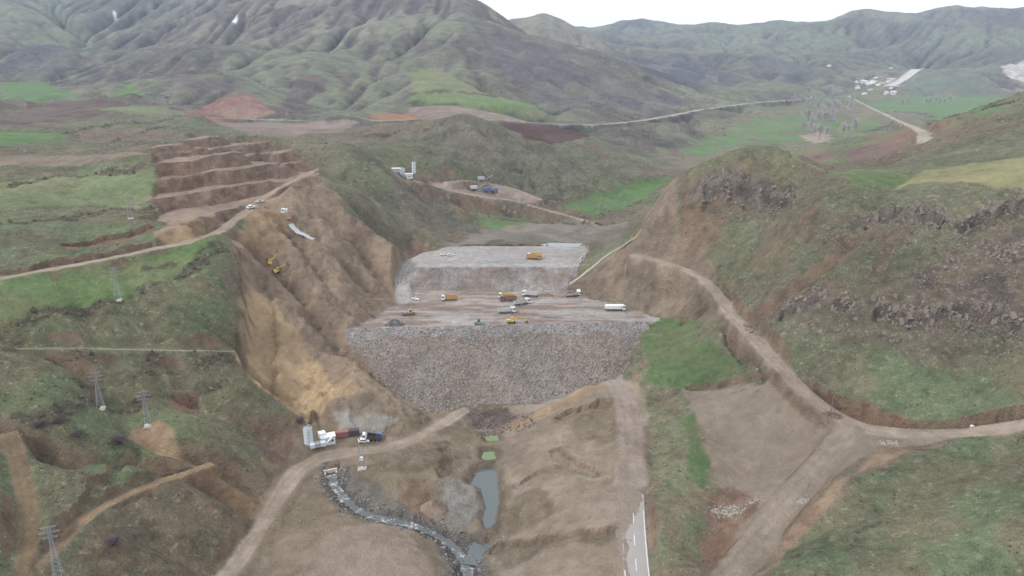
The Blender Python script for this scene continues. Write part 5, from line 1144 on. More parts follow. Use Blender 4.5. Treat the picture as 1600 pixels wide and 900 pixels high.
def loader(label, key, group='earth movers on the dam'):
    t = root('wheel_loader', label, 'loader', group)
    MB().prism([(-3.0, .8), (-.3, .8), (-.3, 1.9), (-2.9, 1.8)], -.95, .95).build('engine_hood', MT[key], t)
    MB().box(-.2, 1.9, -.8, .8, .7, 1.3).build('front_frame', MT[key], t)
    c = MB().prism([(-1.1, 1.85), (.3, 1.3), (.35, 2.4), (.1, 3.1), (-1.0, 3.1)], -.75, .75).build('cab', MT['grey'], t)
    MB().prism([(-.9, 2.0), (.15, 1.9), (.2, 2.4), (0, 2.95), (-.85, 2.95)], -.77, .77).build('cab_window', MT['glass'], c)
    for s in (-1, 1):
        MB().prism([(1.2, 1.3), (1.5, 1.5), (3.0, .7), (2.9, .45)], s * .55 - .12, s * .55 + .12).build('lift_arm', MT[key], t)
        for x in (-2.0, 1.2): wheel(t, x, s * 1.1, .78, .55)
    MB().prism([(2.9, .2), (4.1, .1), (4.0, .25), (3.2, .4), (3.1, 1.1), (3.3, 1.45), (3.0, 1.35), (2.75, .8)], -1.4, 1.4).build('bucket', MT['dark'], t)
    return t
def roller(label):
    t = root('road_roller', label, 'roller')
    MB().cyl((1.6, -1.05, .78), (1.6, 1.05, .78), .78, n=20).build('drum', MT['steel'], t)
    MB().box(.6, 2.6, -1.2, -1.08, .55, 1.05).box(.6, 2.6, 1.08, 1.2, .55, 1.05).box(.45, .65, -1.2, 1.2, .55, 1.05).build('drum_frame', MT['green'], t)
    MB().prism([(-2.6, .8), (.1, .8), (.1, 1.4), (-1.0, 1.75), (-2.6, 1.7)], -.85, .85).build('body', MT['green'], t)
    c = MB().box(-1.0, .35, -.7, .7, 1.5, 2.2).build('cab', MT['dark'], t)
    for x in (-.95, .3):
        for y in (-.65, .65): MB().bar((x, y, 2.2), (x, y, 2.85), .09).build('roof_post', MT['dark'], c)
    MB().box(-1.15, .5, -.8, .8, 2.85, 2.97).build('roof', MT['dark'], c)
    for s in (-1, 1): wheel(t, -1.7, s * .8, .72, .5)
    return t
def grader(label):
    t = root('motor_grader', label, 'grader')
    MB().prism([(-4.0, .9), (-1.6, .9), (-1.6, 1.9), (-4.0, 1.8)], -.85, .85).build('engine_hood', MT['grey'], t)
    MB().prism([(-1.5, 1.2), (.2, 1.7), (3.6, 1.3), (3.6, 1.0), (.4, 1.35), (-1.5, .8)], -.2, .2).build('front_beam', MT['grey'], t)
    c = MB().prism([(-1.6, 1.2), (.0, 1.2), (.15, 3.1), (-1.6, 3.1)], -.75, .75).build('cab', MT['white'], t)
    MB().prism([(-1.45, 1.7), (-.1, 1.7), (.0, 2.9), (-1.45, 2.9)], -.77, .77).build('cab_window', MT['glass'], c)
    MB().prism([(1.0, .1), (1.15, .15), (1.1, .75), (.95, .7)], -1.8, 1.8).build('blade', MT['dark'], t)
    for x in (-3.4, -2.1, 3.3):
        for s in (-1, 1): wheel(t, x, s * 1.0, .62, .4)
    return t

V = VEHICLES
def put(key, obj, heading, **kw):
    if obj.name.startswith('dump_truck'): kw.setdefault('scale', 1.08)
    return stand(obj, V[key][0], V[key][1], heading, **kw)
put('car_a', car('white car parked left of another white car on the upper platform', 'white'), 175, size=2)
put('car_b', car('white car parked right of another white car on the upper platform', 'white'), 5, size=2)
put('dump_up', dump_truck('orange dump truck on the upper platform of the dam', 'orange', 'orange'), -4)
V['tanker'] = (V['dump_up'][0] + .6, V['dump_up'][1] + 5.0, 12)
put('tanker', dump_truck('yellow dump truck with white cab just behind the orange one on the upper platform', 'white', 'yellow'), 184)
put('grader', grader('grey and white road grader at the right end of the upper platform'), 30)
put('dump_or', dump_truck('orange dump truck with white cab standing alone on the left of the lower platform', 'white', 'orange'), 188)
put('pickup', car('small white pickup at the foot of the ramp between the platforms', 'white', 'pickup_truck', 'pickup', True), 170, size=2)
put('loader', loader('orange wheel loader beside the dark rock pile on the lower platform', 'orange'), 200)
put('dump_y', dump_truck('yellow dump truck with white cab in the middle of the lower platform', 'white', 'yellow'), 176)
V['dump_red'] = (V['dump_y'][0] + 1.2, V['dump_y'][1] - 5.5, 0)
put('dump_red', dump_truck('brown red dump truck parked right in front of the yellow one', 'red', 'red', load='earth'), 186)
put('dump_g1', dump_truck('white cab dump truck with grey bed beside the brown earth mound', 'white', 'bed'), 165)
put('dump_g2', dump_truck('white cab dump truck with grey bed in the middle of the three grey ones', 'white', 'bed', load='rock'), 25)
put('dump_g3', dump_truck('white cab dump truck with grey bed nearest the yellow excavator', 'white', 'bed'), 12)
put('dump_w', dump_truck('white cab dump truck at the right back of the lower platform near the plinth', 'white', 'bed', load='earth'), 8)
put('long_w', dump_truck('long white truck with covered white bed at the right edge of the lower platform', 'white', 'white', 10.4, cover='tarp'), 6)
put('roller', roller('green road roller near the front edge of the lower platform'), 5)
put('digger', excavator('yellow excavator with boom stretched right near the front edge of the lower platform', 'yellow', 5, (20, -40)), 0)
put('exc_a', excavator('yellow excavator with raised boom, left of two on the cut slope', 'yellow', 75, (72, 40)), 10, size=2.5, scale=.8)
put('exc_b', excavator('yellow excavator digging, right of two on the cut slope', 'yellow', 35, (60, 20)), 5, size=2.5, scale=.8)
put('van', car('white van on the haul road at the top of the cut slope', 'white', 'van', 'van'), 60, size=2, scale=1.15)
put('machine', car('pale pickup standing beside the bench road above the white van', 'grey', 'pickup_truck', 'pickup', True), 20, size=2)

# small site hut and crate at the head of the grey membrane
h = root('site_hut', 'small white site hut on the spur road above the membrane strip', 'hut')
MB().box(-1.6, 1.6, -1.1, 1.1, 0, 2.2).build('wall', MT['white'], h); MB().box(-1.75, 1.75, -1.25, 1.25, 2.2, 2.35).build('roof', MT['pale'], h)
MB().box(.5, 1.3, -1.13, -1.1, 0, 1.9).build('door', MT['grey'], h); MB().box(-1.1, -.2, -1.13, -1.1, 1.0, 1.7).build('window', MT['glass'], h)
put('cabin', h, 5, size=1.5)
h = root('tool_crate', 'red tool crate at the head of the grey membrane strip', 'crate')
MB().box(-1.5, 1.5, -.8, .8, .1, 1.1).build('body', MT['red'], h); MB().box(-1.55, 1.55, -.85, .85, 1.1, 1.22).build('lid', MT['red'], h)
for x in (-1.1, 1.1): MB().box(x - .12, x + .12, -.8, .8, 0, .1).build('skid', MT['dark'], h)
put('crate', h, -10, size=1.2)

# ---- ribbons laid on the ground
def ribbon(L, half, lift, segs=2, thick=.25, wob=0, fade=0):
    L = densify(L, segs); m = MB(); n = len(L); ring = []
    for i, p in enumerate(L):
        a = np.array(L[max(i - 1, 0)][:2]); b = np.array(L[min(i + 1, n - 1)][:2]); d = b - a; d /= np.linalg.norm(d) + 1e-9
        q = np.array((-d[1], d[0])); w = half * (1 + (R.uniform(-wob, wob) if wob else 0))
        pts = [(p[0] + q[0] * s * w, p[1] + q[1] * s * w) for s in (-1, 1)]
        zz = max(ground(*pts[0]), ground(*pts[1]), ground(p[0], p[1])) + lift - (fade * (1 - min(1, i / (.3 * n))))
        ring.append([(pts[0][0], pts[0][1], zz), (pts[1][0], pts[1][1], zz)])
    for i in range(n):
        for p in ring[i]: m.v.append(p)
        for p in ring[i]: m.v.append((p[0], p[1], p[2] - thick))
    for i in range(n - 1):
        a = 4 * i; b = a + 4
        m.f += [(a, a + 1, b + 1, b), (a + 2, a, b, b + 2), (a + 1, a + 3, b + 3, b + 1)]
    m.f += [(0, 2, 3, 1), (4 * n - 4, 4 * n - 3, 4 * n - 1, 4 * n - 2)]
    return m
pl = root('concrete_plinth', 'straight pale concrete strip climbing the right abutment above the platforms', 'plinth')
ribbon(PLINTH, 1.0, .12, 3, 1.6, .1).build('slab', MT['dustyslab'], pl)
ln = root('membrane_strip', 'grey membrane strip lying down the brown cut slope below the red crate', 'membrane')
ribbon(LINER, 1.7, .15, 2, .6, .08).build('sheet', MT['membrane'], ln)
sw = root('spillway', 'long pale concrete spillway on the hill behind the village', 'spillway')
def offset(L, d):
    a, b = np.array(L[0][:2]), np.array(L[-1][:2]); q = b - a; q /= np.linalg.norm(q); q = np.array((-q[1], q[0])) * d
    return [(p[0] + q[0], p[1] + q[1], p[2]) for p in L]
ribbon(SPILLWAY, 19, 2.0, 2, 14).build('chute_slab', MT['concrete'], sw)
for s in (-1, 1): ribbon(offset(SPILLWAY, s * 20.5), 1.5, 6.5, 2, 20).build('side_wall', MT['concrete'], sw)

# asphalt road with worn markings
ar = link('asphalt_road', ribbon(ASPHALT, 3.7, .12, 3, .6, 0, .45).mesh('asphalt_road', MT['asphalt']), label='grey asphalt road running up from the bottom edge', kind='structure')
AL = densify(ASPHALT, 3)
def along(L):
    p = np.array([q[:2] for q in L]); s = np.concatenate([[0], np.cumsum(np.hypot(*np.diff(p, axis=0).T))]); return p, s
ap, asd = along(AL)
def road_pt(s, off):
    x = np.interp(s, asd, ap[:, 0]); y = np.interp(s, asd, ap[:, 1]); x2 = np.interp(s + 1, asd, ap[:, 0]); y2 = np.interp(s + 1, asd, ap[:, 1]); x1 = np.interp(s - 1, asd, ap[:, 0]); y1 = np.interp(s - 1, asd, ap[:, 1])
    d = np.array((x2 - x1, y2 - y1)); d /= np.linalg.norm(d) + 1e-9; q = np.array((d[1], -d[0]))
    if d[1] > 0: q = -q
    return x + q[0] * off, y + q[1] * off
dep = bpy.context.evaluated_depsgraph_get()
def road_z(x, y):
    ok, loc, nrm, i = ar.ray_cast((x, y, 50), (0, 0, -1)); return loc.z if ok else ground(x, y) + .05
def stripe(s0, s1, off, w, name):
    m = MB(); n = max(2, int((s1 - s0) / 1.5) + 1)
    for i in range(n):
        s = s0 + (s1 - s0) * i / (n - 1); ww = w / 2
        a = road_pt(s, off - ww); b = road_pt(s, off + ww); z = max(road_z(*a), road_z(*b)) + .03
        m.v += [(a[0], a[1], z), (b[0], b[1], z)]
        if i: m.f.append((2 * i - 2, 2 * i - 1, 2 * i + 1, 2 * i))
    m.build(name, MT['road_paint'], ar)
ltot = asd[-1]
s = ltot * .33
while s < ltot - 6: stripe(s, s + 5.0, 0, .2, 'lane_dash'); s += 11.0
stripe(ltot * .3, ltot - 1, -3.35, .22, 'edge_line'); stripe(ltot * .75, ltot - 1, 3.35, .22, 'edge_line')

# dust and soil drifted over the old road
def drift(inner, outer, s0, s1, seed, name, label, z_up=.045):
    m = MB(); n = 60; rr = random.Random(seed); w = 0.0
    for i in range(n):
        s = s0 + (s1 - s0) * i / (n - 1); w = w * .7 + rr.uniform(-.6, .6)
        a = road_pt(s, outer + abs(w) * .8 + rr.uniform(0, .5)); b = road_pt(s, inner(i / (n - 1)) + w)
        for k in range(4):
            f = k / 3; x = a[0] + (b[0] - a[0]) * f; y = a[1] + (b[1] - a[1]) * f
            m.v.append((x, y, max(road_z(x, y), ground(x, y)) + z_up * (1 - f * .6) - (.12 if i < 3 else 0)))
        if i:
            for k in range(3): m.f.append((4 * i - 4 + k, 4 * i - 3 + k, 4 * i + 1 + k, 4 * i + k))
    me = m.mesh(name, M_GROUND, True); n = len(m.v)
    for an, val in (('cover', tuple(lin((150, 136, 122)) * ALB) + (1,)), ('props', (.03, .3, .45, 1))):
        at = me.color_attributes.new(an, 'FLOAT_COLOR', 'POINT'); at.data.foreach_set('color', np.tile(np.array(val, np.float32), n))
    link(name, me, label=label, kind='stuff')
drift(lambda f: 2.2 + .5 * math.sin(f * 9), 4.6, .5, ltot - .5, 3, 'soil_drift', 'soil drifted over the left edge of the asphalt road')
drift(lambda f: 4.4 - 8.4 * min(1, f / .3) if f < .3 else 3.4 - 7.4 * max(0, 1 - (f - .3) * 1.5) ** .7, 4.4, .3, ltot * .5, 4, 'soil_drift', 'soil spilled across the upper end of the asphalt road', .06)

# ---- water
def water_material(name, rgb, foam=0.0):
    m = bpy.data.materials.new(name); m.use_nodes = True; nt = m.node_tree; bs = nt.nodes['Principled BSDF']
    bs.inputs['Roughness'].default_value = .12; bs.inputs['Specular IOR Level'].default_value = .5
    g = nt.nodes.new('ShaderNodeNewGeometry'); n = node(nt, 'ShaderNodeTexNoise', Scale=.3, Detail=8.0, Roughness=.75); nt.links.new(g.outputs['Position'], n.inputs['Vector'])
    r = nt.nodes.new('ShaderNodeMapRange'); r.inputs['From Min'].default_value = .52; r.inputs['From Max'].default_value = .70; r.inputs['To Max'].default_value = foam; nt.links.new(n.outputs['Fac'], r.inputs['Value'])
    x = nt.nodes.new('ShaderNodeMixRGB'); x.inputs[1].default_value = tuple(rgb) + (1,); x.inputs[2].default_value = (.78, .78, .76, 1)
    nt.links.new(r.outputs['Result'], x.inputs[0]); nt.links.new(x.outputs[0], bs.inputs['Base Color'])
    rr = nt.nodes.new('ShaderNodeMapRange'); rr.inputs['To Min'].default_value = .12; rr.inputs['To Max'].default_value = .8; nt.links.new(r.outputs['Result'], rr.inputs['Value']); nt.links.new(rr.outputs['Result'], bs.inputs['Roughness'])
    n2 = node(nt, 'ShaderNodeTexNoise', Scale=2.5, Detail=3.0); nt.links.new(g.outputs['Position'], n2.inputs['Vector'])
    b = node(nt, 'ShaderNodeBump', Strength=.12 + foam * .5, Distance=.3); nt.links.new(n2.outputs['Fac'], b.inputs['Height']); nt.links.new(b.outputs[0], bs.inputs['Normal'])
    return m
def sheet(name, P, z, mat, label):
    c = np.mean(np.array([p[:2] for p in P]), axis=0); Q = densify([tuple(p[:2]) for p in P] + [tuple(P[0][:2])], 2)
    Q = [(c[0] + (x - c[0]) * 1.12, c[1] + (y - c[1]) * 1.08) for x, y in Q]
    m = MB().add([(x, y, z) for x, y in Q[:-1]], [tuple(range(len(Q) - 1))])
    o = link(name, m.mesh(name, mat), label=label, kind='structure')
    return o
W_POND = water_material('pond_water', (.085, .10, .10)); W_GREEN = water_material('algae_water', (.115, .17, .065)); W_STREAM = water_material('stream_water', (.085, .09, .088), .85)
W_CALM = water_material('reservoir_water', (.16, .20, .21))
sheet('pond', POND, np.mean([q[2] for q in POND]) - .5 - .12, W_POND, 'long blue grey pond below the dam toe')
for p in PUDDLES: sheet('pond', p, np.mean([q[2] for q in p]) - .5 - .1, W_GREEN, 'small green algae puddle below the dam toe')
def stream_ribbon(name, L, half, drop, label, mat):
    L = densify(L, 1); m = MB(); n = len(L)
    for i, p in enumerate(L):
        a = np.array(L[max(i - 1, 0)][:2]); b = np.array(L[min(i + 1, n - 1)][:2]); d = b - a; d /= np.linalg.norm(d); q = np.array((-d[1], d[0]))
        z = p[2] - drop
        hw = half * R.uniform(.6, 1.35); sh = R.uniform(-.3, .3)
        for s in (-1, -.33, .33, 1): m.v.append((p[0] + q[0] * (s * hw + sh), p[1] + q[1] * (s * hw + sh), z + R.uniform(-.08, .08)))
        if i:
            for k in range(3): m.f.append((4 * i - 4 + k, 4 * i - 3 + k, 4 * i + 1 + k, 4 * i + k))
    link(name, m.mesh(name, mat, True), label=label, kind='structure')
stream_ribbon('stream', STREAM_LINE, 1.7, 1.2, 'white foaming stream tumbling from the culvert', W_STREAM); stream_ribbon('stream', SIDE_LINE, 3.2, .75, 'short channel from the pond to the stream', W_POND)
link('reservoir_water', MB().add([(x, y, ground(20, 520) + .35) for x, y in ((14, 508), (30, 500), (62, 503), (56, 518), (30, 522))], [(0, 1, 2, 3, 4)]).mesh('reservoir_water', W_CALM), label='narrow strip of pale water behind the upper platform', kind='structure')

cv = root('culvert_outlet', 'pink concrete culvert outlet at the head of the foaming stream', 'culvert')
(x0, y0, _), (x1, y1, _) = CULVERT; zc = ground(x0, y0)
MB().box(-2.6, 2.6, -.4, .4, -2.2, .8).build('headwall', MT['pinkconcrete'], cv)
for s in (-1, 1): MB().prism([(0, -1.5), (3.8, -2.2), (3.8, -1.6), (0, .4)], s * 2.1 - .25, s * 2.1 + .25).build('wing_wall', MT['pinkconcrete'], cv)
MB().box(.2, 5.6, -1.8, 1.8, -2.3, -1.15, tx=.3).build('apron', MT['pinkconcrete'], cv)
for ch in cv.children:
    if ch.name.startswith('headwall'): ch.rotation_euler.z = math.pi / 2
cv.location = (x0, y0, zc + .3); cv.rotation_euler.z = math.atan2(y1 - y0, x1 - x0)

# ---- power pylons
def pylon(label, hgt=15.0):
    t = root('power_pylon', label, 'pylon', 'lattice power pylons on the left hillside'); b, w = 1.15, .32
    def half(z): return b + (w - b) * min(1, z / (hgt * .72))
    for sx in (-1, 1):
        for sy in (-1, 1):
            MB().bar((sx * b, sy * b, -.4), (sx * w, sy * w, hgt * .72), .11).bar((sx * w, sy * w, hgt * .72), (sx * w * .8, sy * w * .8, hgt), .10).build('leg', MT['steel'], t)
    m = MB(); z = .6
    while z < hgt - .8:
        z2 = min(z + max(.8, half(z) * 1.5), hgt)
        a, c = half(z), half(z2)
        for k in range(4):
            q = [(-1, -1), (1, -1), (1, 1), (-1, 1)]; p0, p1 = q[k], q[(k + 1) % 4]
            m.bar((p0[0] * a, p0[1] * a, z), (p1[0] * c, p1[1] * c, z2), .06); m.bar((p1[0] * a, p1[1] * a, z), (p0[0] * c, p0[1] * c, z2), .06)
        z = z2
    m.build('bracing', MT['steel'], t)
    for k, (zz, l) in enumerate(((hgt - .3, 1.9), (hgt - 1.9, 2.5), (hgt - 3.4, 1.9))):
        for s in (-1, 1):
            arm = MB().bar((0, .2, zz), (s * l, 0, zz), .09).bar((0, -.2, zz), (s * l, 0, zz), .09).bar((s * .25, 0, zz + .6 if k else zz - .6), (s * l, 0, zz), .1).build('cross_arm', MT['steel'], t)
            MB().cyl((s * l, 0, zz), (s * l, 0, zz - .75), .11, n=6).build('insulator', MT['dark'], arm)
    MB().box(-1.4, 1.4, -1.4, 1.4, -.6, .12, tx=.2, ty=.2).build('footing', MT['concrete'], t)
    return t
PY_LABEL = ['steel lattice pylon at the bottom left edge below the earth scarp', 'steel lattice pylon in the grass left of the one on the bare patch', 'steel lattice pylon on the tan bare patch left of the batching plant',
            'steel lattice pylon in the green field below the haul road', 'small steel lattice pylon above the red scarps beside the excavation benches']
for p, l, h in zip(PYLONS, PY_LABEL, (17, 14, 13.5, 14, 11)):
    t = pylon(l, h); stand(t, p[0], p[1], 20, tilt=False, dz=.1)
hf = root('transformer_pole', 'twin steel poles with cross beam and transformer between the road and the stream', 'pole')
for s in (-1, 1): MB().cyl((s * .9, 0, -.5), (s * .55, 0, 9.2), .16, .11, 8).build('post', MT['steel'], hf)
MB().box(-2.4, 2.4, -.1, .1, 8.9, 9.1).box(-2.0, 2.0, -.1, .1, 7.6, 7.75).build('cross_beam', MT['steel'], hf)
for x in (-2.2, -1.1, 0, 1.1, 2.2): MB().cyl((x, 0, 9.1), (x, 0, 9.7), .08, n=6).build('insulator', MT['dark'], hf)
tr = MB().box(-.7, .7, -.5, .5, 3.6, 4.9).build('transformer', MT['pale'], hf); MB().box(-.9, .9, -.6, .6, 3.45, 3.6).build('bracket', MT['steel'], tr)
MB().box(-1.8, 1.8, -1.2, 1.2, -.5, .25, tx=.2, ty=.2).build('footing', MT['concrete'], hf)
stand(hf, H_FRAME[0], H_FRAME[1], 5, tilt=False, dz=.1)
po = root('wooden_pole', 'thin wooden pole standing in the dark rubble at the road fork', 'pole')
MB().cyl((0, 0, -.5), (.2, 0, 9), .17, .11, 8).build('post', MT['wood'], po); MB().box(-.7, 1.1, -.06, .06, 8.3, 8.45).build('cross_arm', MT['wood'], po)
for x in (-.6, .2, 1.0): MB().cyl((x, 0, 8.45), (x, 0, 8.75), .06, n=6).build('insulator', MT['pale'], po)
stand(po, POLE[0], POLE[1], 10, tilt=False)

# ---- batching plant by the stream
def silo(label, r, h, leg, name='cement_silo', group=None):
    t = root(name, label, 'silo', group)
    MB().cyl((0, 0, leg), (0, 0, leg + h), r, n=24).build('shell', MT['pale'], t)
    MB().cyl((0, 0, leg - r * 1.1), (0, 0, leg), r * .25, r, 24).build('cone', MT['pale'], t)
    rf = MB().cyl((0, 0, leg + h), (0, 0, leg + h + r * .3), r * 1.03, r * .3, 24).build('roof', MT['steel'], t)
    MB().cyl((r * .3, 0, leg + h + r * .15), (r * .3, 0, leg + h + r * .75), r * .22, n=8).build('filter', MT['grey'], rf)
    for k in range(4):
        a = math.pi / 4 + k * math.pi / 2; MB().bar((math.cos(a) * r * .9, math.sin(a) * r * .9, -.5), (math.cos(a) * r * .9, math.sin(a) * r * .9, leg + .3), .3).build('leg', MT['steel'], t)
    for k in range(1, 5): MB().cyl((0, 0, leg + h * k / 5 - .05), (0, 0, leg + h * k / 5 + .05), r * 1.02, n=24).build('band', MT['steel'], t)
    ld = MB()
    for s in (-.22, .22): ld.bar((s, -r - .15, .2), (s, -r - .15, leg + h), .07)
    for k in range(int((leg + h) / .5)): ld.bar((-.22, -r - .15, .4 + k * .5), (.22, -r - .15, .4 + k * .5), .05)
    ld.build('ladder', MT['steel'], t)
    return t
stand(silo('tall pale round silo of the batching plant beside the stream culvert', 1.75, 6.6, 2.0), SILO[0], SILO[1], 20, tilt=False)
PB = PLANT
def shed(label, l, w, h, wallm, roofm, name='shed', cat='shed', pitch=.8, group=None):
    t = root(name, label, cat, group)
    MB().prism([(-w / 2, -.5), (w / 2, -.5), (w / 2, h), (0, h + pitch), (-w / 2, h)], -l / 2, l / 2).build('wall', MT[wallm], t)
    q = w / 2 + .25; k = pitch / (w / 2)
    MB().prism([(-q, h - .25 * k + .03), (0, h + pitch + .03), (q, h - .25 * k + .03), (q, h - .25 * k + .18), (0, h + pitch + .2), (-q, h - .25 * k + .18)], -l / 2 - .25, l / 2 + .25).build('roof', MT[roofm], t)
    d = MB().box(w / 2, w / 2 + .05, -l * .3 - .45, -l * .3 + .45, -.3, 2.0).build('door', MT['grey'], t); MB().box(w / 2 + .05, w / 2 + .1, -l * .3 + .25, -l * .3 + .33, .9, 1.1).build('handle', MT['dark'], d)
    for y in (l * .05, l * .3):
        wv = MB().box(w / 2, w / 2 + .04, y - .45, y + .45, 1.0, 1.9).build('window', MT['glass'], t); MB().box(w / 2, w / 2 + .12, y - .55, y + .55, .9, 1.0).build('sill', MT['concrete'], wv)
    return t
stand(shed('white gabled shed on the right side of the batching plant', 5.5, 3.6, 3.2, 'white', 'tarp'), PB['shed'][0], PB['shed'][1], -65, tilt=False, dz=.3)
hp = root('aggregate_hopper', 'grey aggregate hopper bins between the silo and the white shed', 'hopper')
for k in range(3):
    MB().box(-3.0 + k * 2.0, -1.1 + k * 2.0, -1.1, 1.1, 1.4, 3.0, tx=-.15, ty=-.2).box(-2.6 + k * 2, -1.5 + k * 2, -.6, .6, .9, 1.4, tx=-.4, ty=-.5).build('bin', MT['pale'] if k != 1 else MT['grey'], hp)
for x in (-2.9, -1, 1, 2.9):
    for y in (-1, 1): MB().bar((x, y, -.5), (x, y, 1.5), .16).build('leg', MT['steel'], hp)
MB().prism([(2.6, .5), (6.2, 4.6), (6.2, 4.9), (2.4, .8)], -.45, .45).build('conveyor', MT['tarp'], hp)
stand(hp, PB['hopper'][0], PB['hopper'][1], 25, tilt=False, dz=.1)
mx = root('mixer_tower', 'small white mixer tower behind the hopper bins', 'tower')
MB().box(-1.2, 1.2, -1.2, 1.2, 2.4, 4.6).build('housing', MT['white'], mx); MB().box(-1.35, 1.35, -1.35, 1.35, 4.6, 4.75).build('roof', MT['tarp'], mx); MB().cyl((0, 0, 1.4), (0, 0, 2.4), .4, 1.0, 10).build('chute', MT['grey'], mx)
for x in (-1, 1):
    for y in (-1, 1): MB().bar((x, y, -.5), (x, y, 2.4), .18).build('leg', MT['steel'], mx)
stand(mx, PB['mixer'][0] - 1.0, PB['mixer'][1] + 3, 30, tilt=False)
def container(label, key, l=6.0):
    t = root('shipping_container', label, 'container')
    MB().box(-l / 2, l / 2, -1.2, 1.2, .1, 2.6).build('body', MT[key], t); m = MB()
    for k in range(int(l / .5)):
        for s in (-1, 1): m.box(-l / 2 + .2 + k * .5, -l / 2 + .42 + k * .5, s * 1.23 - .03, s * 1.23 + .03, .25, 2.45)
    m.build('corrugation', MT[key], t)
    for s in (-1, 1): MB().box(l / 2, l / 2 + .05, s * .6 - .55, s * .6 + .55, .2, 2.5).build('door', MT[key], t)
    return t
stand(container('dull red container behind the white shed of the batching plant', 'red', 5.0), PB['container'][0], PB['container'][1], 12, tilt=False)
stand(container('dark grey container right of the red container at the batching plant', 'dark', 5.0), PB['container2'][0], PB['container2'][1], 14, tilt=False)
stand(container('small blue container at the right end of the batching yard', 'blue', 2.4), PB['truck'][0], PB['truck'][1], 14, tilt=False)
stand(dump_truck('white cab truck with dark bed beside the blue container in the batching yard', 'white', 'dark', 7.6, group='trucks'), PB['lorry'][0], PB['lorry'][1], 192, size=2)
stand(car('white car parked in the batching yard beside the twin poles', 'white', 'parked_car'), PB['scrap'][0], PB['scrap'][1], 20, size=2)

# far plant and crusher behind the dam
fp = FAR_PLANT
stand(silo('slender white silo of the far plant behind the dam', 1.8, 10.0, 2.2), fp['silo'][0], fp['silo'][1], 0, tilt=False)
t = silo('short grey silo of the far plant left of the slender white one', 2.2, 5.0, 3.5); stand(t, fp['hopper'][0], fp['hopper'][1], 0, tilt=False)
stand(shed('white plant shed between the two far silos', 8, 5, 3.5, 'white', 'roofgrey'), fp['shed'][0], fp['shed'][1], -80, tilt=False)
stand(shed('low grey shed at the left end of the far plant', 9, 4, 2.6, 'bed', 'roofgrey'), fp['truck'][0], fp['truck'][1], -80, tilt=False)
def crusher(label, key, kind='crusher', cat='crusher'):
    t = root(kind, label, cat)
    MB().box(-3, 3, -2, 2, 2.2, 5.0, tx=-.3, ty=-.3).build('feed_bin', MT[key], t); MB().box(-2.2, 2.2, -1.5, 1.5, .8, 2.2).build('crusher_box', MT['dark'], t)
    for x in (-2.4, 2.4):
        for y in (-1.6, 1.6): MB().bar((x, y, -.5), (x, y, 2.3), .3).build('leg', MT['steel'], t)
    c = MB().prism([(1.5, .8), (12, 6.2), (12, 6.8), (1.5, 1.4)], -.6, .6).build('conveyor', MT['steel'], t)
    MB().bar((9.5, -.5, -.5), (9.5, -.5, 5.0), .25).bar((9.5, .5, -.5), (9.5, .5, 5.0), .25).build('support', MT['steel'], c)
    return t
for k, hd, key, l in (('a', 20, 'pale', 'pale crusher at the left of the far crushing plant'), ('b', -25, 'blue', 'blue crusher in the middle of the far crushing plant'), ('c', 160, 'blue', 'blue screening machine right of the blue crusher'), ('e', 10, 'bed', 'grey crusher at the back of the far crushing plant')):
    stand(crusher(l, key), CRUSHER[k][0], CRUSHER[k][1], hd, tilt=False)

# ---- village
def house(label, i):
    l, w, h = R.uniform(9, 15), R.uniform(7, 9.5), R.uniform(3, 6)
    return shed(label, l, w, h, 'wall' if i % 3 else 'bed', ('roofgrey', 'tarp', 'roofred')[i % 3 if i % 5 else 1], 'village_house', 'house', R.uniform(.9, 1.8), 'houses of the far village')
for i, p in enumerate(HOUSES):
    lab = ('small house with grey tin roof in the far village', 'small house with white roof in the far village', 'small house with red tiled roof in the far village')[i % 3 if i % 5 else 1] if i < len(HOUSES) - 2 else ('lone white roofed house above the far village' if i == len(HOUSES) - 2 else 'lone farm building on the slope left of the far village')
    h = house(lab, i); stand(h, p[0], p[1], R.uniform(-120, -60), tilt=False, dz=.3, scale=1.25)
    if i >= len(HOUSES) - 2: del h['group']

# ---- piles of rock and earth
def pile(name, p, rx, ry, h, n, size, mat, label, cat):
    t = root(name, label, cat); z0 = ground(p[0], p[1]); t.location = (p[0], p[1], z0)
    m = MB(); k = 26; ring = 7          # heaped core
    for j in range(ring + 1):
        f = j / ring
        for i in range(k):
            a = 2 * math.pi * i / k; rr = f * (1 + .12 * math.sin(3 * a + rx) + R.uniform(-.06, .06)); x, y = math.cos(a) * rx * rr, math.sin(a) * ry * rr
            m.v.append((x, y, ground(p[0] + x, p[1] + y) - z0 - .15 + h * (1 - f ** 1.3) * R.uniform(.85, 1.1)))
        if j:
            for i in range(k): m.f.append((k * (j - 1) + i, k * j + i, k * j + (i + 1) % k, k * (j - 1) + (i + 1) % k))
    m.build('heap', mat, t); st = MB()
    for q in range(n):
        f = math.sqrt(R.random()) * 1.12; a = R.uniform(0, 6.28); x, y = math.cos(a) * rx * f, math.sin(a) * ry * f
        st.rock((x, y, ground(p[0] + x, p[1] + y) - z0 - .15 + h * max(0, 1 - f ** 1.3)), size * R.uniform(.4, 1), size * R.uniform(.3, .8), R)
    st.build('rocks', mat, t, kind='stuff')
pile('rock_pile', PILES[0], 5, 3.2, 3.2, 180, .8, MT['greyrock'], 'dark grey rock pile at the left front of the lower platform', 'rock pile')
pile('earth_mound', PILES[1], 4.5, 2.5, 1.5, 50, .5, MT['earth'], 'brown earth mound right of the grey dump truck', 'earth pile')
pile('earth_mound', PILES[2], 4, 2, .9, 40, .5, MT['earth'], 'low brown earth mound below the ramp behind the loader', 'earth pile')
pile('rock_pile', PILES[3], 4, 2.2, 1.1, 90, .7, MT['earth'], 'dark rubble heap round the wooden pole at the road fork', 'rock pile')
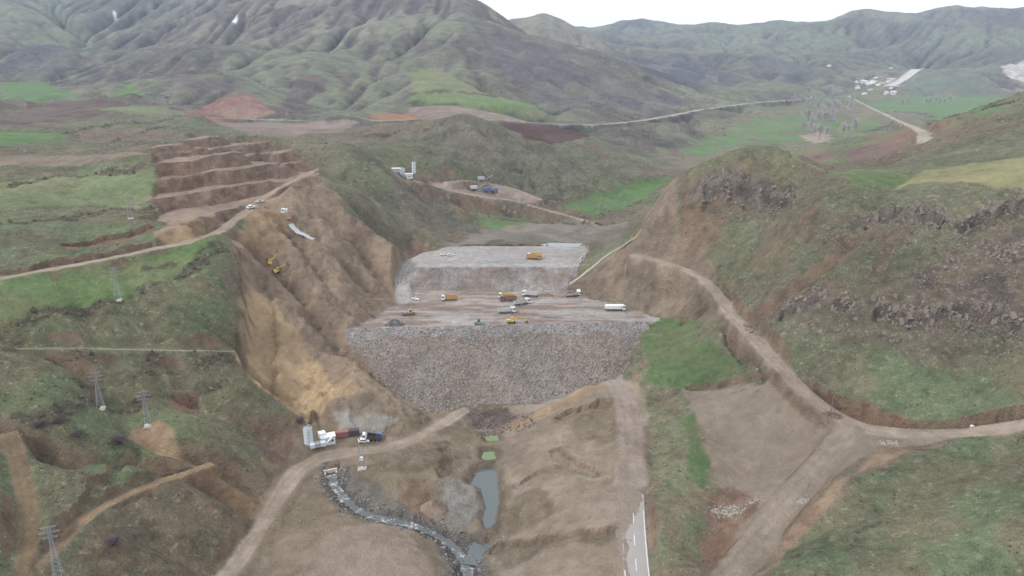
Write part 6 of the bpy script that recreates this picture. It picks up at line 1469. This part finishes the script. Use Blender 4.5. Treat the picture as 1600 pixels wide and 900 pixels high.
pile('rock_pile', PILES[4], 5.5, 3.2, .6, 170, .6, MT['palerock'], 'pale rubble spread below the brown bank on the terrace', 'rock pile')
pile('rock_pile', PILES[5], 2.5, 1.6, .6, 60, .6, MT['palerock'], 'small white rubble heap right of the pale rubble', 'rock pile')
pile('rock_pile', PILES[6], 4.5, 1.6, .6, 70, .55, MT['palerock'], 'pale rubble strip at the edge of the hill road', 'rock pile')
pile('rock_pile', PILES[8], 3, 2, .3, 60, .4, MT['palerock'], 'thin scatter of pale rubble at the top of the grass mound edge', 'rock pile')
wr = link('boulder', MB().rock((0, 0, 0), 1.4, 1.3, R).mesh('boulder', MT['tarp']), label='single white boulder below the cut bank at right', cat='boulder')
wr.location = (WHITE_ROCK[0], WHITE_ROCK[1], ground(*WHITE_ROCK[:2]) + .1)

pile('earth_mound', PILES[10], 5.0, 4.2, 4.0, 40, .4, MT['earthheap'], 'conical brown earth heap beside the pit near the pond', 'earth pile')

for q, dx, dy in ((11, 0, 0), (12, 0, 0), (13, 0, 0), (14, 0, 0), (15, 0, 0), (16, 0, 0)):
    lab = ['small dark soil heap, first from the left on the terrace', 'small dark soil heap beside the first one on the terrace', 'small dark soil heap nearest the green slope on the terrace', 'wide dark soil heap in the middle of the terrace row', 'small dark soil heap right of the wide one', 'small dark soil heap at the top right of the terrace'][q - 11]
    pile('soil_heap', PILES[q], R.uniform(1.2, 2.2), .8, .5, 12, .3, MT['earth'], lab, 'earth pile')

# ---- rockfill on the dam faces (too many and too small to count)
def scatter_rocks(name, pts, smin, smax, mat, parent=None, label=None, off=(0, 0, 0), flat=.8):
    m = MB()
    for x, y, z in pts:
        s = smin + (smax - smin) * R.random() ** 2.5
        m.rock((x - off[0], y - off[1], z - off[2]), s, s * flat, R)
    return m.build(name, mat, parent, label=label, kind='stuff')
def on_grid(mask, n, seed):
    rs = np.random.RandomState(seed); idx = np.nonzero(mask)[0]
    w = (gy[idx] + 60) * np.gradient(rows)[idx // NC]; w = w / w.sum()
    k = rs.choice(idx, n, p=w); j = rs.uniform(-.5, .5, (2, n)); x = gx[k] + j[0] * 1.0; y = gy[k] + j[1] * .8
    return [(a, b, ground(a, b)) for a, b in zip(x, y)]
OFF = (-5, 300, -20)
scatter_rocks('rockfill', on_grid(dface, 16000, 1), .2, .72, MT['rock'], dam, off=OFF)
scatter_rocks('rockfill', on_grid(uface, 1300, 2), .2, .6, MT['rock'], dam, off=OFF)
scatter_rocks('gravel', on_grid(uplat | plat, 900, 3), .12, .35, MT['palerock'], dam, off=OFF)
tm = (gy > 268) & (gy < 288) & (gx > -16) & (gx < 10) & ~gon
scatter_rocks('loose_rock', on_grid(tm, 420, 4), .25, .8, MT['toerock'], label='loose dark rock heaped at the foot of the dam')
sb = np.zeros(gx.size, bool); mm = bbox(gx, gy, STREAM_LINE, 8); d, _, _ = seg_dist(gx[mm], gy[mm], STREAM_LINE); sb[np.nonzero(mm)[0][(d > 2.0) & (d < 6)]] = True
scatter_rocks('stream_boulders', on_grid(sb, 900, 5), .2, .8, MT['greyrock'], label='grey boulders lining the foaming stream')
st_m = (stone > .3) & (tuft < .35) & (gy < 470) & ~gon & (fbm(gx, gy, 14, 3, 940) > .1)
scatter_rocks('loose_stones', on_grid(st_m, 4500, 6), .10, .38, MT['dirtrock'], label='loose pale stones strewn over cut slopes and road edges')

# ---- basalt outcrops: each block a piece
ROCKS = []
for k in range(10):
    m = MB().rock((0, 0, 0), 1.0, 1.0, R); ROCKS.append(m.mesh('rock', MT['basalt']))
OC_LABEL = ['dark basalt outcrop near the top of the right knoll', 'dark basalt cliff band in the middle of the right hillside', 'dark basalt rocks at the right edge below the pale field', 'basalt outcrop low on the left of the right hillside',
            'long broken basalt outcrop across the lower right hillside', 'short basalt outcrop at the right edge of the hillside']
for L, lab, n in zip(OUTCROPS, OC_LABEL, (95, 100, 85, 60, 140, 110)):
    t = root('rock_outcrop', lab, 'rock outcrop', 'basalt outcrops on the right hillside'); P = np.array([q[:2] for q in densify(L, 2)]); t.location = (P[0][0], P[0][1], ground(*P[0]))
    del t['group']
    for k in range(n):
        f = R.uniform(0, len(P) - 1.01); i = int(f); q = P[i] + (P[i + 1] - P[i]) * (f - i)
        q = q + np.array((R.gauss(0, 1.4), R.gauss(-1.0, 2.6))); s = R.uniform(.5, 1.7)
        o = link('rock', R.choice(ROCKS), t, loc=(q[0] - P[0][0], q[1] - P[0][1], ground(*q) - t.location.z - .4 * s))
        o.scale = (s, s, s * R.uniform(.6, 1.7)); o.rotation_euler = (R.uniform(-.5, .5), R.uniform(-.5, .5), R.uniform(0, 6.28))

sc = np.zeros(gx.size, bool)
for L in OUTCROPS:
    L2 = densify(L); mm = bbox(gx, gy, L2, 18); d, _, sdn = seg_dist(gx[mm], gy[mm], L2); sc[np.nonzero(mm)[0][(d < 16) & (sdn > 0) & (fbm(gx[mm], gy[mm], 9, 3, 950) > -.1)]] = True
scatter_rocks('scree', on_grid(sc, 3200, 26), .15, .8, MT['toerock'], label='brown scree below the basalt outcrops')

# ---- scrub and brush
def tufts(name, pts, smin, smax, mat, label, tall=.8):
    v = []; f = []
    for x, y, z in pts:
        s = smin + (smax - smin) * R.random() ** 2; b = len(v); k = 5; a0 = R.uniform(0, 6)
        for i in range(k): a = a0 + i * 2 * math.pi / k; r = s * R.uniform(.6, 1.2); v.append((x + math.cos(a) * r, y + math.sin(a) * r, z + s * R.uniform(-.2, .25)))
        v.append((x + R.uniform(-.3, .3) * s, y + R.uniform(-.3, .3) * s, z + s * tall * R.uniform(.7, 1.3)))
        f += [(b + i, b + (i + 1) % k, b + k) for i in range(k)]
    me = bpy.data.meshes.new(name); me.from_pydata(v, [], f); me.update(); me.materials.append(mat)
    return link(name, me, label=label, kind='stuff')
gn = fbm(gx, gy, 18, 3, 900)
veg = (tuft > .75) & (gy < 620) & ~gon & (gn > -.15)
tufts('scrub', on_grid(veg, 30000, 7), .15, .58, MT['scrub'], 'low dry scrub and grass tufts on the hillsides')
veg = (hedge > .45) & (gy < 1300)
tufts('scrub', on_grid(veg, 5000, 17), .4, 1.3, MT['scrub'], 'dark scrub along the field edges and banks', 1.1)
veg = (tuft > .75) & (gy > 480) & (gy < 1150) & ~gon & (gn > 0)
tufts('scrub', on_grid(veg, 7000, 8), .6, 2.0, MT['brush'], 'grey brush on the hills behind the dam')
veg = (gy > 1150) & (gy < 3600) & (brush > .55) & (tuft > .7)
tufts('brushwood', on_grid(veg, 9000, 9), 1.5, 4.5, MT['brush'], 'grey leafless brushwood in the mountain gullies')

def bare_bush(seed):
    rr = random.Random(seed); m = MB()
    for k in range(110):
        a = rr.uniform(0, 6.28); e = rr.uniform(.35, 1.5); l = rr.uniform(.8, 1.6); b = (rr.uniform(-.5, .5), rr.uniform(-.4, .4), -.1)
        tip = (b[0] + math.cos(a) * math.cos(e) * l, b[1] + math.sin(a) * math.cos(e) * l, math.sin(e) * l); m.cyl(b, tip, .05, .015, 3, False)
        for q in range(2):
            h2 = tuple(b[i] + (tip[i] - b[i]) * rr.uniform(.4, .9) for i in range(3)); m.cyl(h2, (h2[0] + rr.uniform(-.5, .5), h2[1] + rr.uniform(-.5, .5), h2[2] + rr.uniform(.1, .6)), .03, .01, 3, False)
    return m.mesh('twigs', MT['twig'])
BM = [bare_bush(s) for s in (1, 2, 3)]
BL = ['large purple leafless bush in the grass right of the tan bare patch pylon', 'purple leafless bush on the brown slope at the lower left', 'pale leafless bush on the edge of the earth scarp', 'dark leafless bush left of the two near pylons', 'dark leafless bush at the far left of the grass', 'dark leafless bush below the left near pylon',
      'small dark bush on the brown slope beside the valley road', 'grey leafless bush at the bottom of the brown slope', 'leafless bush at the foot of the tan cliff', 'leafless bush on the dark bank left of the batching plant', 'leafless bush on the dark bank just above the valley road', 'leafless bush beside the brown field track']
BL[0] = 'large purple leafless bush in the grass left of the bare tan patch'
for i, (p, l) in enumerate(zip(BUSHES, BL)):
    if i in (6, 7, 9, 10, 11): continue
    t = root('bare_bush', l, 'bush', 'leafless bushes on the left hillside'); link('twigs', BM[i % 3], t); s = (2.4, 1.9, 1.6, 1.7, 2.0, 1.4, 1.2, 1.7, 1.8, 1.5, 1.6, 1.5)[i]
    stand(t, p[0], p[1], R.uniform(0, 360), tilt=False, scale=s); t.scale = (s * 1.25, s, s * .75)

def bare_tree(seed):
    rr = random.Random(seed); tk = MB().cyl((0, 0, -1), (.2, 0, 5), .55, .38, 7, False).cyl((.2, 0, 5), (.1, .2, 11), .38, .18, 6, False); cr = MB()
    for k in range(60):
        z = rr.uniform(3.5, 11); a = rr.uniform(0, 6.28); e = rr.uniform(.25, 1.1); l = rr.uniform(3.5, 7.0) * (1.2 - z / 18); b = (.15, .05, z)
        tip = (b[0] + math.cos(a) * math.cos(e) * l, b[1] + math.sin(a) * math.cos(e) * l, z + math.sin(e) * l); cr.cyl(b, tip, .16, .05, 3, False)
        for q in range(4):
            f = rr.uniform(.35, 1); h2 = tuple(b[i] + (tip[i] - b[i]) * f for i in range(3)); cr.cyl(h2, (h2[0] + rr.uniform(-1.1, 1.1), h2[1] + rr.uniform(-1.1, 1.1), h2[2] + rr.uniform(.3, 1.8)), .10, .04, 3, False)
    return tk.mesh('trunk', MT['bark'], True), cr.mesh('crown', MT['twiggrey'])
NG = len(TREES) - 22
TM = [bare_tree(s) for s in (5, 6, 7)]
for i, p in enumerate(TREES):
    y = p[1]
    lab, grp = ('bare grey tree in the grove beside the far valley fields', 'trees of the far grove') if i < NG else ('bare tree in the row in front of the grassy far dam', 'trees before the far dam') if i < NG + 8 else ('bare tree among the houses of the far village', 'trees at the village') if i < NG + 11 else ('bare tree at the foot of the far ridge', 'trees at the ridge foot') if i < NG + 14 else ('small bare tree beside the plant road behind the dam', 'trees behind the dam')
    t = root('bare_tree', lab, 'tree', grp); a, b = TM[i % 3]; link('trunk', a, t); link('crown', b, t)
    stand(t, p[0], p[1], R.uniform(0, 360), tilt=False, scale=(R.uniform(1.5, 2.6) if y > 1200 else R.uniform(.45, .7)))

# ---- hazy air

me = bpy.data.meshes.new('haze'); b = MB().box(-9300, 9300, -250, 9300, float(gz.min()) - 2.0, float(gz.max()) + 15.0); me.from_pydata(b.v, [], b.f); me.update()
hm = bpy.data.materials.new('haze_air'); hm.use_nodes = True; nt = hm.node_tree; nt.nodes.clear()
o = nt.nodes.new('ShaderNodeOutputMaterial'); pv = nt.nodes.new('ShaderNodeVolumePrincipled')
pv.inputs['Color'].default_value = (.60, .76, 1.0, 1); pv.inputs['Density'].default_value = HAZE; pv.inputs['Anisotropy'].default_value = .2
nt.links.new(pv.outputs[0], o.inputs['Volume']); me.materials.append(hm)
link('haze', me, label='pale blue haze in the valley air', kind='stuff')
print('all', round(time.time() - T0, 1), 'lowest', gz.min(), 'highest', gz.max())
